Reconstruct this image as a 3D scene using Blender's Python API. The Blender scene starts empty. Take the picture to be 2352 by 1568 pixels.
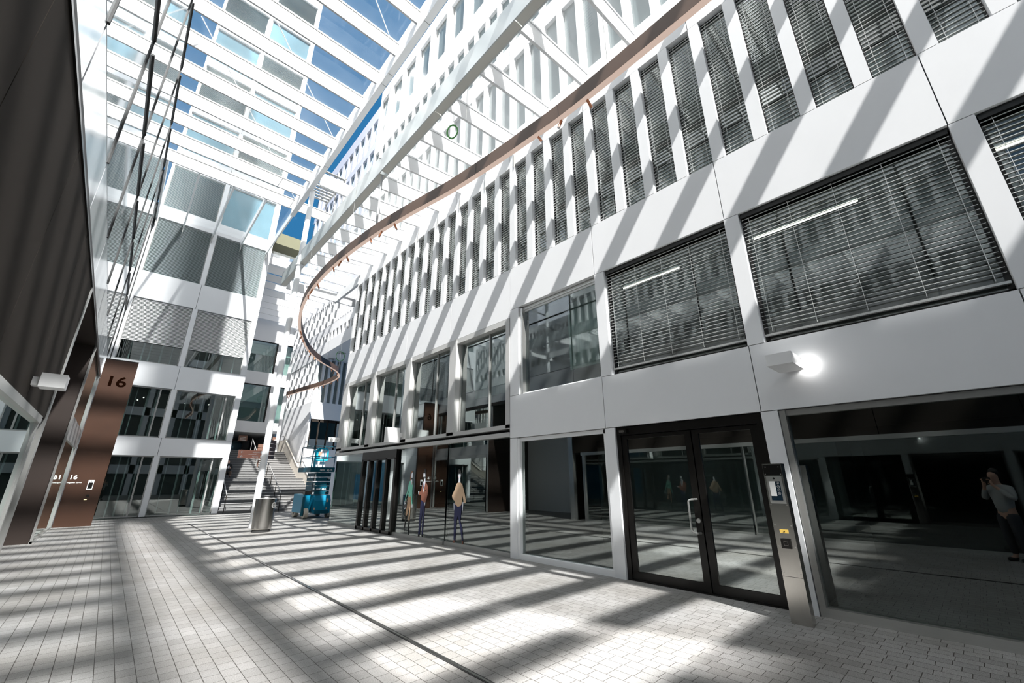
import bpy, bmesh, math, random
from mathutils import Vector, Matrix
random.seed(7)
SC = bpy.context.scene
COL = SC.collection
PI = math.pi

# ------------------------------------------------------------------ materials
def new_mat(name):
    m = bpy.data.materials.new(name); m.use_nodes = True
    nt = m.node_tree; nt.nodes.clear()
    return m, nt, nt.nodes.new('ShaderNodeOutputMaterial')

def P(name, col, rough=.5, metal=0., noise=.06, nscale=3., spec=.5, bump=0., bscale=60., coat=0., aniso=None):
    m, nt, out = new_mat(name)
    b = nt.nodes.new('ShaderNodeBsdfPrincipled')
    b.inputs['Roughness'].default_value = rough; b.inputs['Metallic'].default_value = metal
    b.inputs['Specular IOR Level'].default_value = spec
    b.inputs['Coat Weight'].default_value = coat
    tc = nt.nodes.new('ShaderNodeTexCoord')
    n = nt.nodes.new('ShaderNodeTexNoise'); n.inputs['Scale'].default_value = nscale; n.inputs['Detail'].default_value = 4
    mp = nt.nodes.new('ShaderNodeMapping')
    if aniso: mp.inputs['Scale'].default_value = aniso
    nt.links.new(tc.outputs['Object'], mp.inputs[0]); nt.links.new(mp.outputs[0], n.inputs['Vector'])
    mx = nt.nodes.new('ShaderNodeMix'); mx.data_type = 'RGBA'
    mx.inputs['A'].default_value = tuple(c * (1 - noise) for c in col) + (1,)
    mx.inputs['B'].default_value = tuple(min(1, c * (1 + noise)) for c in col) + (1,)
    nt.links.new(n.outputs['Fac'], mx.inputs['Factor']); nt.links.new(mx.outputs['Result'], b.inputs['Base Color'])
    if bump:
        n2 = nt.nodes.new('ShaderNodeTexNoise'); n2.inputs['Scale'].default_value = bscale
        bp = nt.nodes.new('ShaderNodeBump'); bp.inputs['Strength'].default_value = bump; bp.inputs['Distance'].default_value = .01
        nt.links.new(tc.outputs['Object'], n2.inputs['Vector'])
        nt.links.new(n2.outputs['Fac'], bp.inputs['Height']); nt.links.new(bp.outputs[0], b.inputs['Normal'])
    nt.links.new(b.outputs[0], out.inputs[0])
    return m

def EMIT(name, col, s):
    m, nt, out = new_mat(name)
    e = nt.nodes.new('ShaderNodeEmission'); e.inputs[0].default_value = col + (1,); e.inputs[1].default_value = s
    nt.links.new(e.outputs[0], out.inputs[0]); return m

def GLASS(name, tint, ior=1.8, haze=0., hazecol=(.8, .85, .88), rough=0., boost=1.0):
    """thin glazing: fresnel mix of clear transmission and mirror reflection, plus a film of dust"""
    m, nt, out = new_mat(name)
    t = nt.nodes.new('ShaderNodeBsdfTransparent'); t.inputs[0].default_value = tint + (1,)
    g = nt.nodes.new('ShaderNodeBsdfGlossy'); g.inputs['Roughness'].default_value = rough
    g.inputs['Color'].default_value = (.93, 1, .98, 1)
    fr = nt.nodes.new('ShaderNodeFresnel'); fr.inputs['IOR'].default_value = ior
    geo = nt.nodes.new('ShaderNodeNewGeometry')
    # same reflectance from both sides of the pane
    lw = nt.nodes.new('ShaderNodeMath'); lw.operation = 'MULTIPLY'; lw.inputs[1].default_value = boost; lw.use_clamp = True
    vm = nt.nodes.new('ShaderNodeVectorMath'); vm.operation = 'DOT_PRODUCT'
    ab = nt.nodes.new('ShaderNodeMath'); ab.operation = 'ABSOLUTE'
    nt.links.new(geo.outputs['Normal'], vm.inputs[0]); nt.links.new(geo.outputs['Incoming'], vm.inputs[1])
    nt.links.new(vm.outputs['Value'], ab.inputs[0])
    om = nt.nodes.new('ShaderNodeMath'); om.operation = 'SUBTRACT'; om.inputs[0].default_value = 1
    nt.links.new(ab.outputs[0], om.inputs[1])
    pw = nt.nodes.new('ShaderNodeMath'); pw.operation = 'POWER'; pw.inputs[1].default_value = 4.0
    nt.links.new(om.outputs[0], pw.inputs[0])
    f0 = ((ior - 1) / (ior + 1)) ** 2
    ma = nt.nodes.new('ShaderNodeMath'); ma.operation = 'MULTIPLY_ADD'
    ma.inputs[1].default_value = 1 - f0; ma.inputs[2].default_value = f0
    nt.links.new(pw.outputs[0], ma.inputs[0]); nt.links.new(ma.outputs[0], lw.inputs[0])
    nt.nodes.remove(fr)
    mx = nt.nodes.new('ShaderNodeMixShader')
    nt.links.new(lw.outputs[0], mx.inputs[0]); nt.links.new(t.outputs[0], mx.inputs[1]); nt.links.new(g.outputs[0], mx.inputs[2])
    last = mx
    if haze > 0:
        d = nt.nodes.new('ShaderNodeBsdfTranslucent'); d.inputs[0].default_value = hazecol + (1,)
        d2 = nt.nodes.new('ShaderNodeBsdfDiffuse'); d2.inputs[0].default_value = hazecol + (1,)
        md = nt.nodes.new('ShaderNodeMixShader'); md.inputs[0].default_value = .5
        nt.links.new(d.outputs[0], md.inputs[1]); nt.links.new(d2.outputs[0], md.inputs[2])
        tc = nt.nodes.new('ShaderNodeTexCoord'); n = nt.nodes.new('ShaderNodeTexNoise'); n.inputs['Scale'].default_value = .9; n.inputs['Detail'].default_value = 6
        nt.links.new(tc.outputs['Object'], n.inputs['Vector'])
        mm = nt.nodes.new('ShaderNodeMath'); mm.operation = 'MULTIPLY'; mm.inputs[1].default_value = haze * 2; mm.use_clamp = True
        nt.links.new(n.outputs['Fac'], mm.inputs[0])
        m2 = nt.nodes.new('ShaderNodeMixShader')
        nt.links.new(mm.outputs[0], m2.inputs[0]); nt.links.new(last.outputs[0], m2.inputs[1]); nt.links.new(md.outputs[0], m2.inputs[2])
        last = m2
    nt.links.new(last.outputs[0], out.inputs[0]); return m

M = {}
M['white'] = P('white_panel', (.74, .75, .765), .42, 0, .03, 1.5, .45)
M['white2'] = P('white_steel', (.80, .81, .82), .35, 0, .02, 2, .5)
M['beam'] = P('shade_toned_steel', (.43, .432, .44), .4, 0, .03, 2, .4)  # white steel toned grey, shade on the high roof put into the colour
M['grey'] = P('grey_mullion', (.40, .40, .39), .35, .5, .05, 4)
M['alu'] = P('aluminium', (.62, .62, .60), .3, .85, .05, 6, aniso=(1, 1, 20))
M['steel'] = P('brushed_steel', (.52, .50, .47), .24, 1., .08, 5, aniso=(30, 30, 1))
M['gutter'] = P('satin_gutter_metal', (.55, .58, .58), .38, .6, .10, .6)
M['gutcream'] = P('cream_soffit_metal', (.62, .61, .56), .4, .1, .03, 2)
M['dark'] = P('dark_joint', (.012, .012, .012), .6)
M['dkclad'] = P('charcoal_cladding', (.026, .022, .019), .85, 0, .12, .8, .05)
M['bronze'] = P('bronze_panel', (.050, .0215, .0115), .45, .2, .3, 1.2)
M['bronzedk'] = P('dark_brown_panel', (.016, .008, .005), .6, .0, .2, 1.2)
M['black'] = P('black_frame', (.010, .009, .008), .28, .3, .1, 5)
M['rubber'] = P('black_rubber', (.02, .02, .02), .8)
M['tyre'] = P('pale_tyre', (.55, .50, .42), .8)
M['copper'] = P('copper_metal', (.095, .058, .042), .5, .15, .15, 2)
M['copperlt'] = P('copper_diffuser', (.90, .62, .48), .35, .0, .05, 3)
M['copspot'] = P('copper_spot', (.36, .15, .08), .3, .9, .1, 8)
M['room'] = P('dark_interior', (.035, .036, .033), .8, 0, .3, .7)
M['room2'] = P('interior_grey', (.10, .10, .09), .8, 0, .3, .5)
M['blind'] = P('blind_slat', (.82, .83, .82), .4, .2, .03, 4)
M['blindback'] = P('closed_blind', (.30, .36, .36), .6, 0, .08, 1)
M['curtain'] = P('curtain_cloth', (.20, .27, .25), .8, 0, .5, 2, aniso=(8, 8, .3))
M['riser'] = P('granite_riser_shade', (.13, .129, .127), .85, 0, .5, 60)  # step granite set darker, riser shade put into the colour
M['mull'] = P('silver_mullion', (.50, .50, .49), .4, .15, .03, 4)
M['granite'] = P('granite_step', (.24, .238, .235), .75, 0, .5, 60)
M['beige'] = P('beige_metal', (.55, .51, .45), .5, .2, .08, 2)
M['blue'] = P('teal_paint', (.004, .20, .34), .35, .1, .12, 3)
M['bluedk'] = P('dark_teal_paint', (.004, .085, .13), .4, .1, .12, 3)
M['bluelt'] = P('cyan_paint', (.01, .42, .60), .35)
M['salmon'] = P('salmon_sign', (.62, .27, .19), .5)
M['brownsign'] = P('brown_sign', (.15, .075, .05), .7)
M['whitetxt'] = P('white_lettering', (.85, .85, .84), .5)
M['darktxt'] = P('dark_lettering', (.006, .002, .001), 1., spec=.0)
M['greytxt'] = P('grey_lettering', (.12, .11, .10), .5)
M['signwhite'] = P('white_sign_box', (.80, .80, .80), .4)
M['green'] = P('green_hose', (.10, .36, .09), .4)
M['yellow'] = P('yellow_label', (.75, .50, .10), .5)
M['screen'] = P('dark_screen', (.010, .022, .035), .15)
M['skin'] = P('skin', (.50, .30, .22), .6)
M['coat'] = P('black_coat', (.012, .012, .012), .8)
M['jacket'] = P('grey_jacket', (.32, .33, .33), .8)
M['trouser'] = P('dark_trousers', (.03, .03, .035), .8)
M['brownt'] = P('brown_trousers', (.09, .055, .035), .8)
M['hair'] = P('dark_hair', (.015, .012, .010), .7)
M['dmint'] = P('mint_film', (.22, .62, .48), .6)
M['dtan'] = P('tan_film', (.50, .32, .20), .6)
M['dbeige'] = P('beige_film', (.62, .43, .28), .6)
M['dred'] = P('rust_film', (.24, .09, .055), .6)
M['dnavy'] = P('navy_film', (.018, .022, .085), .6)
M['dwhite'] = P('white_film', (.78, .80, .85), .6)
M['dblack'] = P('black_film', (.01, .01, .01), .6)
M['dhair'] = P('auburn_film', (.25, .12, .08), .6)
M['dlips'] = P('red_film', (.5, .02, .03), .6)
M['olive'] = P('olive_wall', (.13, .13, .08), .8)
M['louver'] = P('louvre_metal', (.35, .36, .36), .5, .3)
M['shellgrey'] = P('shade_blue_cladding', (.60, .62, .70), .5)  # tower cladding with its bluish shade put into the colour
M['led'] = EMIT('led_tube', (1, .92, .82), 6.)
M['ledyellow'] = EMIT('lit_label', (1, .85, .45), 1.6)
M['lamp'] = EMIT('lamp_diffuser', (1, .98, .94), 5.)
M['glow'] = EMIT('copper_lightband', (1., .76, .64), .62)
M['g_dark'] = GLASS('glass_dark', (.45, .52, .49), 2.0, boost=1.9)
M['g_office'] = GLASS('glass_office', (.55, .63, .60), 2.1, boost=1.3)
M['g_door'] = GLASS('glass_door', (.30, .42, .42), 2.3, boost=2.6)
M['g_far'] = GLASS('glass_far', (.45, .58, .55), 2.2, boost=1.1)
M['g_roofL'] = GLASS('glass_roof_clear', (.90, .92, .93), 1.35, haze=.035)
M['g_roofR'] = GLASS('glass_roof_dusty', (.93, .935, .94), 1.45, haze=.06, hazecol=(.9, .92, .93))
M['mirror'] = P('mirror_glass', (.76, .80, .82), .035, .72, .04, .8, 1.0)
M['mirror2'] = P('mirror_spandrel', (.79, .805, .82), .16, .55, .03, .8, 1.0)
M['towerglass'] = P('tower_glass', (.10, .21, .27), .06, .45, .45, .6, 1.0)
M['uglass'] = P('upper_floor_glass', (.14, .175, .18), .15, .0, .12, .8, .45)

def floor_mat():
    m, nt, out = new_mat('granite_paving')
    b = nt.nodes.new('ShaderNodeBsdfPrincipled')
    tc = nt.nodes.new('ShaderNodeTexCoord')
    mp = nt.nodes.new('ShaderNodeMapping'); mp.inputs['Rotation'].default_value = (0, 0, PI / 2)
    nt.links.new(tc.outputs['Object'], mp.inputs[0])
    br = nt.nodes.new('ShaderNodeTexBrick')
    br.inputs['Scale'].default_value = 1; br.inputs['Brick Width'].default_value = .165; br.inputs['Row Height'].default_value = .132
    br.inputs['Mortar Size'].default_value = .0032; br.inputs['Mortar Smooth'].default_value = .25; br.inputs['Bias'].default_value = 0
    br.offset = .37; br.offset_frequency = 2; br.squash = 1.1; br.squash_frequency = 3
    br.inputs['Color1'].default_value = (.262, .258, .253, 1); br.inputs['Color2'].default_value = (.212, .209, .204, 1)
    br.inputs['Mortar'].default_value = (.04, .035, .03, 1)
    nt.links.new(mp.outputs[0], br.inputs['Vector'])
    n = nt.nodes.new('ShaderNodeTexNoise'); n.inputs['Scale'].default_value = 130; n.inputs['Detail'].default_value = 3
    n.inputs['Roughness'].default_value = .8
    nt.links.new(tc.outputs['Object'], n.inputs['Vector'])
    cr = nt.nodes.new('ShaderNodeValToRGB'); cr.color_ramp.elements[0].position = .3; cr.color_ramp.elements[1].position = .7
    cr.color_ramp.elements[0].color = (.42, .42, .42, 1); cr.color_ramp.elements[1].color = (1.35, 1.35, 1.35, 1)
    nt.links.new(n.outputs['Fac'], cr.inputs[0])
    n2 = nt.nodes.new('ShaderNodeTexNoise'); n2.inputs['Scale'].default_value = .9; n2.inputs['Detail'].default_value = 5
    nt.links.new(tc.outputs['Object'], n2.inputs['Vector'])
    cr2 = nt.nodes.new('ShaderNodeValToRGB'); cr2.color_ramp.elements[0].position = .35; cr2.color_ramp.elements[1].position = .65
    cr2.color_ramp.elements[0].color = (.82, .80, .77, 1); cr2.color_ramp.elements[1].color = (1.1, 1.1, 1.1, 1)
    nt.links.new(n2.outputs['Fac'], cr2.inputs[0])
    m1 = nt.nodes.new('ShaderNodeMix'); m1.data_type = 'RGBA'; m1.blend_type = 'MULTIPLY'; m1.inputs['Factor'].default_value = 1
    m2 = nt.nodes.new('ShaderNodeMix'); m2.data_type = 'RGBA'; m2.blend_type = 'MULTIPLY'; m2.inputs['Factor'].default_value = 1
    nt.links.new(br.outputs['Color'], m1.inputs['A']); nt.links.new(cr.outputs[0], m1.inputs['B'])
    nt.links.new(m1.outputs['Result'], m2.inputs['A']); nt.links.new(cr2.outputs[0], m2.inputs['B'])
    nt.links.new(m2.outputs['Result'], b.inputs['Base Color'])
    b.inputs['Roughness'].default_value = .62
    bp = nt.nodes.new('ShaderNodeBump'); bp.inputs['Strength'].default_value = .35; bp.inputs['Distance'].default_value = .004
    inv = nt.nodes.new('ShaderNodeMath'); inv.operation = 'SUBTRACT'; inv.inputs[0].default_value = 1
    nt.links.new(br.outputs['Fac'], inv.inputs[1]); nt.links.new(inv.outputs[0], bp.inputs['Height'])
    nt.links.new(bp.outputs[0], b.inputs['Normal'])
    nt.links.new(b.outputs[0], out.inputs[0]); return m
M['floor'] = floor_mat()

# ------------------------------------------------------------------ builders
class MB:
    def __init__(s): s.v = []; s.f = []
    def box(s, x0, x1, y0, y1, z0, z1):
        n = len(s.v)
        s.v += [(x, y, z) for z in (z0, z1) for y in (y0, y1) for x in (x0, x1)]
        for q in ((0, 2, 3, 1), (4, 5, 7, 6), (0, 1, 5, 4), (2, 6, 7, 3), (0, 4, 6, 2), (1, 3, 7, 5)):
            s.f.append(tuple(n + i for i in q))
        return s
    def quad(s, a, b, c, d):
        n = len(s.v); s.v += [a, b, c, d]; s.f.append((n, n + 1, n + 2, n + 3)); return s
    def obox(s, c, ax, ay, az, hx, hy, hz):
        """box with centre c, axes and half sizes"""
        n = len(s.v); c = Vector(c)
        for k in (-1, 1):
            for j in (-1, 1):
                for i in (-1, 1):
                    s.v.append(tuple(c + Vector(ax) * hx * i + Vector(ay) * hy * j + Vector(az) * hz * k))
        for q in ((0, 2, 3, 1), (4, 5, 7, 6), (0, 1, 5, 4), (2, 6, 7, 3), (0, 4, 6, 2), (1, 3, 7, 5)):
            s.f.append(tuple(n + i for i in q))
        return s
    def tube(s, p0, p1, r, n=10, r1=None, cap=True):
        p0 = Vector(p0); p1 = Vector(p1); d = (p1 - p0).normalized()
        a = d.orthogonal().normalized(); b = d.cross(a); r1 = r if r1 is None else r1
        k = len(s.v)
        for p, rr in ((p0, r), (p1, r1)):
            for i in range(n):
                t = 2 * PI * i / n; s.v.append(tuple(p + (a * math.cos(t) + b * math.sin(t)) * rr))
        for i in range(n):
            j = (i + 1) % n; s.f.append((k + i, k + j, k + n + j, k + n + i))
        if cap:
            s.f.append(tuple(k + i for i in reversed(range(n)))); s.f.append(tuple(k + n + i for i in range(n)))
        return s
    def path(s, pts, r, n=8):
        for a, b in zip(pts[:-1], pts[1:]): s.tube(a, b, r, n)
        return s
    def lathe(s, cx, cy, prof, n=32):
        k = len(s.v)
        for r, z in prof:
            for i in range(n):
                t = 2 * PI * i / n; s.v.append((cx + r * math.cos(t), cy + r * math.sin(t), z))
        for j in range(len(prof) - 1):
            for i in range(n):
                a = k + j * n + i; b = k + j * n + (i + 1) % n
                s.f.append((a, b, b + n, a + n))
        s.f.append(tuple(k + i for i in reversed(range(n)))); e = k + (len(prof) - 1) * n
        s.f.append(tuple(e + i for i in range(n))); return s
    def prism(s, poly, f, d):
        """poly of 2D points mapped by f(u,v,w); extruded w from 0 to d"""
        k = len(s.v); n = len(poly)
        s.v += [f(u, v, 0) for u, v in poly] + [f(u, v, d) for u, v in poly]
        s.f.append(tuple(range(k, k + n))); s.f.append(tuple(reversed(range(k + n, k + 2 * n))))
        for i in range(n):
            j = (i + 1) % n; s.f.append((k + i, k + n + i, k + n + j, k + j))
        return s
    def build(s, name, mat, parent=None, smooth=False, loc=None):
        me = bpy.data.meshes.new(name); v = s.v
        if loc is not None: v = [(a - loc[0], b - loc[1], c - loc[2]) for a, b, c in v]
        me.from_pydata(v, [], s.f); me.materials.append(M[mat] if isinstance(mat, str) else mat)
        bm = bmesh.new(); bm.from_mesh(me); bmesh.ops.recalc_face_normals(bm, faces=bm.faces); bm.to_mesh(me); bm.free()
        if smooth:
            for p in me.polygons: p.use_smooth = True
            try: me.set_sharp_from_angle(angle=math.radians(38))
            except Exception: pass
        o = bpy.data.objects.new(name, me); COL.objects.link(o)
        if loc is not None: o.location = loc
        if parent is not None: o.parent = parent
        return o

def tag(o, label=None, cat=None, group=None, kind=None):
    if label: o['label'] = label
    if cat: o['category'] = cat
    if group: o['group'] = group
    if kind: o['kind'] = kind
    return o
def empty(name, loc=(0, 0, 0), rz=0):
    o = bpy.data.objects.new(name, None); COL.objects.link(o); o.location = loc; o.rotation_euler = (0, 0, rz)
    o.empty_display_size = .1; return o
def kids(o): return list(o.children)
def copy_tree(o, parent=None):
    c = o.copy(); COL.objects.link(c); c.parent = parent
    for ch in KIDS.get(o.name, []): 
        copy_tree(ch, c)
    return c
KIDS = {}
def reg(o, *ch): KIDS[o.name] = list(ch); return o
def ordn(i):
    w = ['zeroth', 'first', 'second', 'third', 'fourth', 'fifth', 'sixth', 'seventh', 'eighth', 'ninth', 'tenth', 'eleventh', 'twelfth',
         'thirteenth', 'fourteenth', 'fifteenth', 'sixteenth', 'seventeenth', 'eighteenth', 'nineteenth', 'twentieth']
    if i < len(w): return w[i]
    t = {20: 'twenty', 30: 'thirty', 40: 'forty', 50: 'fifty'}[i // 10 * 10]
    return t + '-' + w[i % 10] if i % 10 else {30: 'thirtieth', 40: 'fortieth', 50: 'fiftieth'}[i]
def struct(o, label=None, cat=None): return tag(o, label, cat, kind='structure')
WN = [0]
def wname(): WN[0] += 1; return 'window_%d' % WN[0]

def text(name, s, size, loc, rot, mat, parent=None, extrude=.002, align='LEFT', sx=1.0, bold=0.):
    cu = bpy.data.curves.new(name, 'FONT'); cu.body = s; cu.size = size; cu.extrude = extrude; cu.align_x = align
    cu.offset = bold
    tmp = bpy.data.objects.new(name, cu); me = bpy.data.meshes.new_from_object(tmp); bpy.data.objects.remove(tmp)
    me.materials.clear(); me.materials.append(M[mat]); o = bpy.data.objects.new(name, me); COL.objects.link(o)
    o.location = loc; o.rotation_euler = rot; o.scale = (sx, 1, 1)
    if parent is not None: o.parent = parent
    return o
ROT_MX = (PI / 2, 0, -PI / 2)   # readable text facing -x
ROT_MY = (PI / 2, 0, 0)         # readable text facing -y

R = 6.57; L = -1.12; YF = 25.9
JO = [-3.37 + 2.63 * k for k in range(0, 9)]      # cladding joints of the right facade
JO[-1] = 17.6
U0 = 1.23; PIT = .6575; WW = .46                   # slot window rhythm

# ------------------------------------------------------------------ floor
f = MB().quad((-14, -17, 0), (16, -17, 0), (16, 47, 0), (-14, 47, 0)).build('floor', 'floor')
struct(f, 'grey granite paved courtyard floor dappled with sunlight', 'floor')
g = MB().box(2.585, 2.60, -4, 21, .0005, .004).box(2.625, 2.64, -4, 21, .0005, .004).build('slot', 'dark')
d = empty('floor_drain', (0, 0, 0)); tag(d, 'long thin dark slot drain line running down the paved court', 'drain')
g.parent = d
MB().box(2.60, 2.625, -4, 21, .0005, .006).build('rail', 'steel', d)
mh = empty('manhole_cover', (0, 0, 0)); tag(mh, 'square paved manhole cover with thin metal rim beside the facade', 'manhole cover')
b = MB()
for a in ((5.2, 5.22, 6.75, 7.45), (5.78, 5.80, 6.75, 7.45), (5.2, 5.8, 6.75, 6.77), (5.2, 5.8, 7.43, 7.45)): b.box(*a, .0005, .004)
b.build('rim', 'grey', mh); MB().box(5.225, 5.775, 6.775, 7.425, .0005, .003).build('lid', 'floor', mh)

# ------------------------------------------------------------------ right facade
b = MB(); T = R + .22
def span_boxes(z0, z1, ja, x0=R, x1=None):
    for a, c in zip(ja[:-1], ja[1:]): b.box(x0, x1 or T, a + .006, c - .006, z0 + .006, z1 - .006)
J715 = [j for j in JO if j < 7.3]
span_boxes(2.46, 3.44, J715)
span_boxes(5.64, 6.82, J715)
span_boxes(5.44, 6.82, [j for j in JO if j > 7])
for a, c in ((-3.37, -3.15), (-.96, -.74), (1.69, 1.90), (4.33, 4.54), (6.92, 7.14)): b.box(R, T, a, c, 0, 2.455)
for a, c in ((-3.37, -3.15), (-.96, -.74), (1.68, 1.90), (4.30, 4.53), (6.84, 7.14)): b.box(R, T, a, c, 3.445, 5.635)
b.box(R, T, 17.3, 17.6, 2.5, 5.44)
K0, K1 = -7, 24
def fins(z0, z1):
    for k in range(K0, K1 + 2):
        y1 = U0 + PIT * k; y0 = y1 - (PIT - WW)
        if k == K1 + 1: y0, y1 = U0 + PIT * K1 + WW, 17.6
        b.box(R, T, y0, y1, z0, z1)
fins(6.825, 10.08)
span_boxes(10.08, 11.28, JO)
fins(11.28, 14.22); span_boxes(14.22, 15.0, JO)
fins(15.0, 17.57); span_boxes(17.57, 18.8, JO)
TW = [(17.45 - 1.315 * k - .95, 17.45 - 1.315 * k) for k in range(0, 16)]
prev = 17.6
for y0, y1 in TW: b.box(R, T, y1, prev, 18.8, 21.2); prev = y0
span_boxes(21.2, 22.0, JO)
o = b.build('wall_right', 'white'); struct(o, 'long white panel facade on the right with bands of slot windows', 'wall')
b = MB(); b.box(T, T + .05, -3.4, 17.55, 2.46, 3.44).box(T, T + .05, -3.4, 17.55, 5.44, 6.82).box(T, T + .05, -3.4, 17.55, 10.08, 11.28)
b.box(T, T + .05, -3.4, 17.55, 14.22, 15.0).box(T, T + .05, -3.4, 17.55, 17.57, 18.8).box(T, T + .05, -3.4, 17.55, 21.2, 22)
b.box(T, 16, 17.5, 17.58, 5.45, 22).box(T, 16, -3.45, -3.4, 0, 22).box(T, 16, -3.4, 17.5, 21.95, 22.0)
o = b.build('wall_right_backing', 'dark'); struct(o, 'dark backing layer behind the right facade panels', 'wall')

# interior of the right building
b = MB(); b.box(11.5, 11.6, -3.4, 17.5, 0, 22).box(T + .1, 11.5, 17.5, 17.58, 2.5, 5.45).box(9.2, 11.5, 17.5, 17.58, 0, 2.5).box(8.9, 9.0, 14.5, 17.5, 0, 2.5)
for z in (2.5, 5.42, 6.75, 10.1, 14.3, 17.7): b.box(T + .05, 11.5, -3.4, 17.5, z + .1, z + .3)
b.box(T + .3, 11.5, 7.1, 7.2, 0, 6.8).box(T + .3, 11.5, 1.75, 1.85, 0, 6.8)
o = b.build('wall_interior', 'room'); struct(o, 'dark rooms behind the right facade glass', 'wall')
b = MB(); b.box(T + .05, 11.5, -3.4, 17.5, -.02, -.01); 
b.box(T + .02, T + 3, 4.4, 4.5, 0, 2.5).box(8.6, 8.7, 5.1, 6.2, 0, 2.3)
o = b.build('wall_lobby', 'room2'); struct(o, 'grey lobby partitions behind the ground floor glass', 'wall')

def slats(mb, x, y0, y1, z0, z1, pitch=.075, depth=.034, tilt=.012):
    z = z1
    while z > z0 + .02:
        mb.v += [(x - depth / 2, y0, z - tilt / 2), (x + depth / 2, y0, z + tilt / 2), (x + depth / 2, y1, z + tilt / 2), (x - depth / 2, y1, z - tilt / 2),
                 (x - depth / 2, y0, z - tilt / 2 - .004), (x + depth / 2, y0, z + tilt / 2 - .004), (x + depth / 2, y1, z + tilt / 2 - .004), (x - depth / 2, y1, z - tilt / 2 - .004)]
        n = len(mb.v) - 8
        mb.f += [(n, n + 1, n + 2, n + 3), (n + 7, n + 6, n + 5, n + 4), (n, n + 4, n + 5, n + 1), (n + 3, n + 2, n + 6, n + 7), (n, n + 3, n + 7, n + 4), (n + 1, n + 5, n + 6, n + 2)]
        z -= pitch
    return mb

# slot windows of the second floor: one built with parts, the rest copied
def slot_proto(z0, z1, open_blind=True):
    w = empty(wname(), (0, 0, 0))
    fr = MB()
    fr.box(R + .12, R + .16, 0, .02, z0, z1).box(R + .12, R + .16, WW - .02, WW, z0, z1).box(R + .12, R + .16, 0, WW, z1 - .03, z1).box(R + .12, R + .16, 0, WW, z0, z0 + .03)
    fo = fr.build('window_frame', 'black' if open_blind else 'grey', w)
    if open_blind:
        gl = MB().quad((R + .14, 0, z0), (R + .14, WW, z0), (R + .14, WW, z1), (R + .14, 0, z1)).build('window_pane', 'g_office', w)
        bl = slats(MB(), R + .085, .012, WW - .012, z0 + .04, z1 - .08, .075, .021, .006)
        for yy in (.09, WW - .09): bl.box(R + .083, R + .086, yy - .002, yy + .002, z0 + .04, z1 - .03)
        bo = bl.build('blind', 'blind', w); reg(w, fo, gl, bo)
    else:
        gl = MB().quad((R + .10, 0, z0), (R + .10, WW, z0), (R + .10, WW, z1), (R + .10, 0, z1)).build('window_pane', 'uglass', w); reg(w, fo, gl)
    return w
def slot_row(z0, z1, ob, rowname, group, k0=K0):
    p = slot_proto(z0, z1, ob); n = 0
    for k in range(k0, K1 + 1):
        w = p if k == k0 else copy_tree(p)
        if k != k0: w.name = wname()
        w.location = (0, U0 + PIT * k, 0)
        n = K1 - k + 1
        struct(w, 'tall narrow window in %s, %s from the far corner' % (rowname, ordn(n)), 'window'); w['group'] = group
slot_row(6.82, 10.08, True, 'the right facade slot row with blinds', 'slot windows with venetian blinds')
slot_row(11.28, 14.22, False, 'the row seen through the low glass roof', 'slot windows above the low glass roof')
slot_row(15.0, 17.57, False, 'the row just above the gutter beam', 'slot windows above the gutter beam')
for i, (y0, y1) in enumerate(TW):
    w = empty(wname()); struct(w, 'wide top floor window of the white facade, %s from the far corner' % ordn(i + 1), 'window'); w['group'] = 'wide top floor windows'
    MB().box(R + .1, R + .14, y0, y0 + .04, 18.8, 21.2).box(R + .1, R + .14, y1 - .04, y1, 18.8, 21.2).box(R + .1, R + .14, y0, y1, 21.14, 21.2).build('window_frame', 'grey', w)
    MB().quad((R + .12, y0, 18.8), (R + .12, y1, 18.8), (R + .12, y1, 21.2), (R + .12, y0, 21.2)).build('window_pane', 'uglass', w)

# first floor wide windows, near bays
def wide_window(y0, y1, z0, z1, label, blinds, mat='g_office'):
    w = empty(wname()); struct(w, label, 'window')
    fm = 'black' if blinds else 'white2'
    MB().box(R + .13, R + .18, y0, y0 + .05, z0, z1).box(R + .13, R + .18, y1 - .05, y1, z0, z1).box(R + .13, R + .18, y0, y1, z1 - .06, z1).box(R + .13, R + .18, y0, y1, z0, z0 + .05).build('window_frame', fm, w)
    MB().quad((R + .155, y0, z0), (R + .155, y1, z0), (R + .155, y1, z1), (R + .155, y0, z1)).build('window_pane', mat, w)
    if blinds:
        m = slats(MB(), R + .085, y0 + .02, y1 - .02, z0 + .16, z1 - .10, .062, .026, .007)
        n = int((y1 - y0) / .6)
        for i in range(n + 1):
            yy = y0 + .12 + (y1 - y0 - .24) * i / n; m.box(R + .083, R + .086, yy - .0025, yy + .0025, z0 + .16, z1)
        bo = m.build('blind', 'blind', w)
        MB().box(R + .06, R + .11, y0 + .02, y1 - .02, z0 + .10, z0 + .13).build('bottom_rail', 'alu', bo)
        MB().box(R + .05, R + .12, y0 + .02, y1 - .02, z1 - .08, z1).build('head_rail', 'black', bo)
    return w
wide_window(-3.15, -.96, 3.44, 5.64, 'first floor window with grey blinds at the top right corner', True)
wide_window(-.74, 1.68, 3.44, 5.64, 'largest first floor window with open white blinds', True)
wide_window(1.90, 4.30, 3.44, 5.64, 'first floor window with open blinds above the black double door', True)
w = wide_window(4.53, 6.84, 3.44, 5.58, 'first floor window without blinds showing green reflections', False)
MB().box(R + .10, R + .2, 4.53, 6.84, 5.56, 5.63).box(R + .04, R + .2, 6.74, 6.84, 3.44, 5.6).build('window_surround', 'alu', w)
MB().box(T + .3, T + .35, 4.7, 5.7, 3.9, 5.5).build('interior_blind', 'curtain', w)

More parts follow.
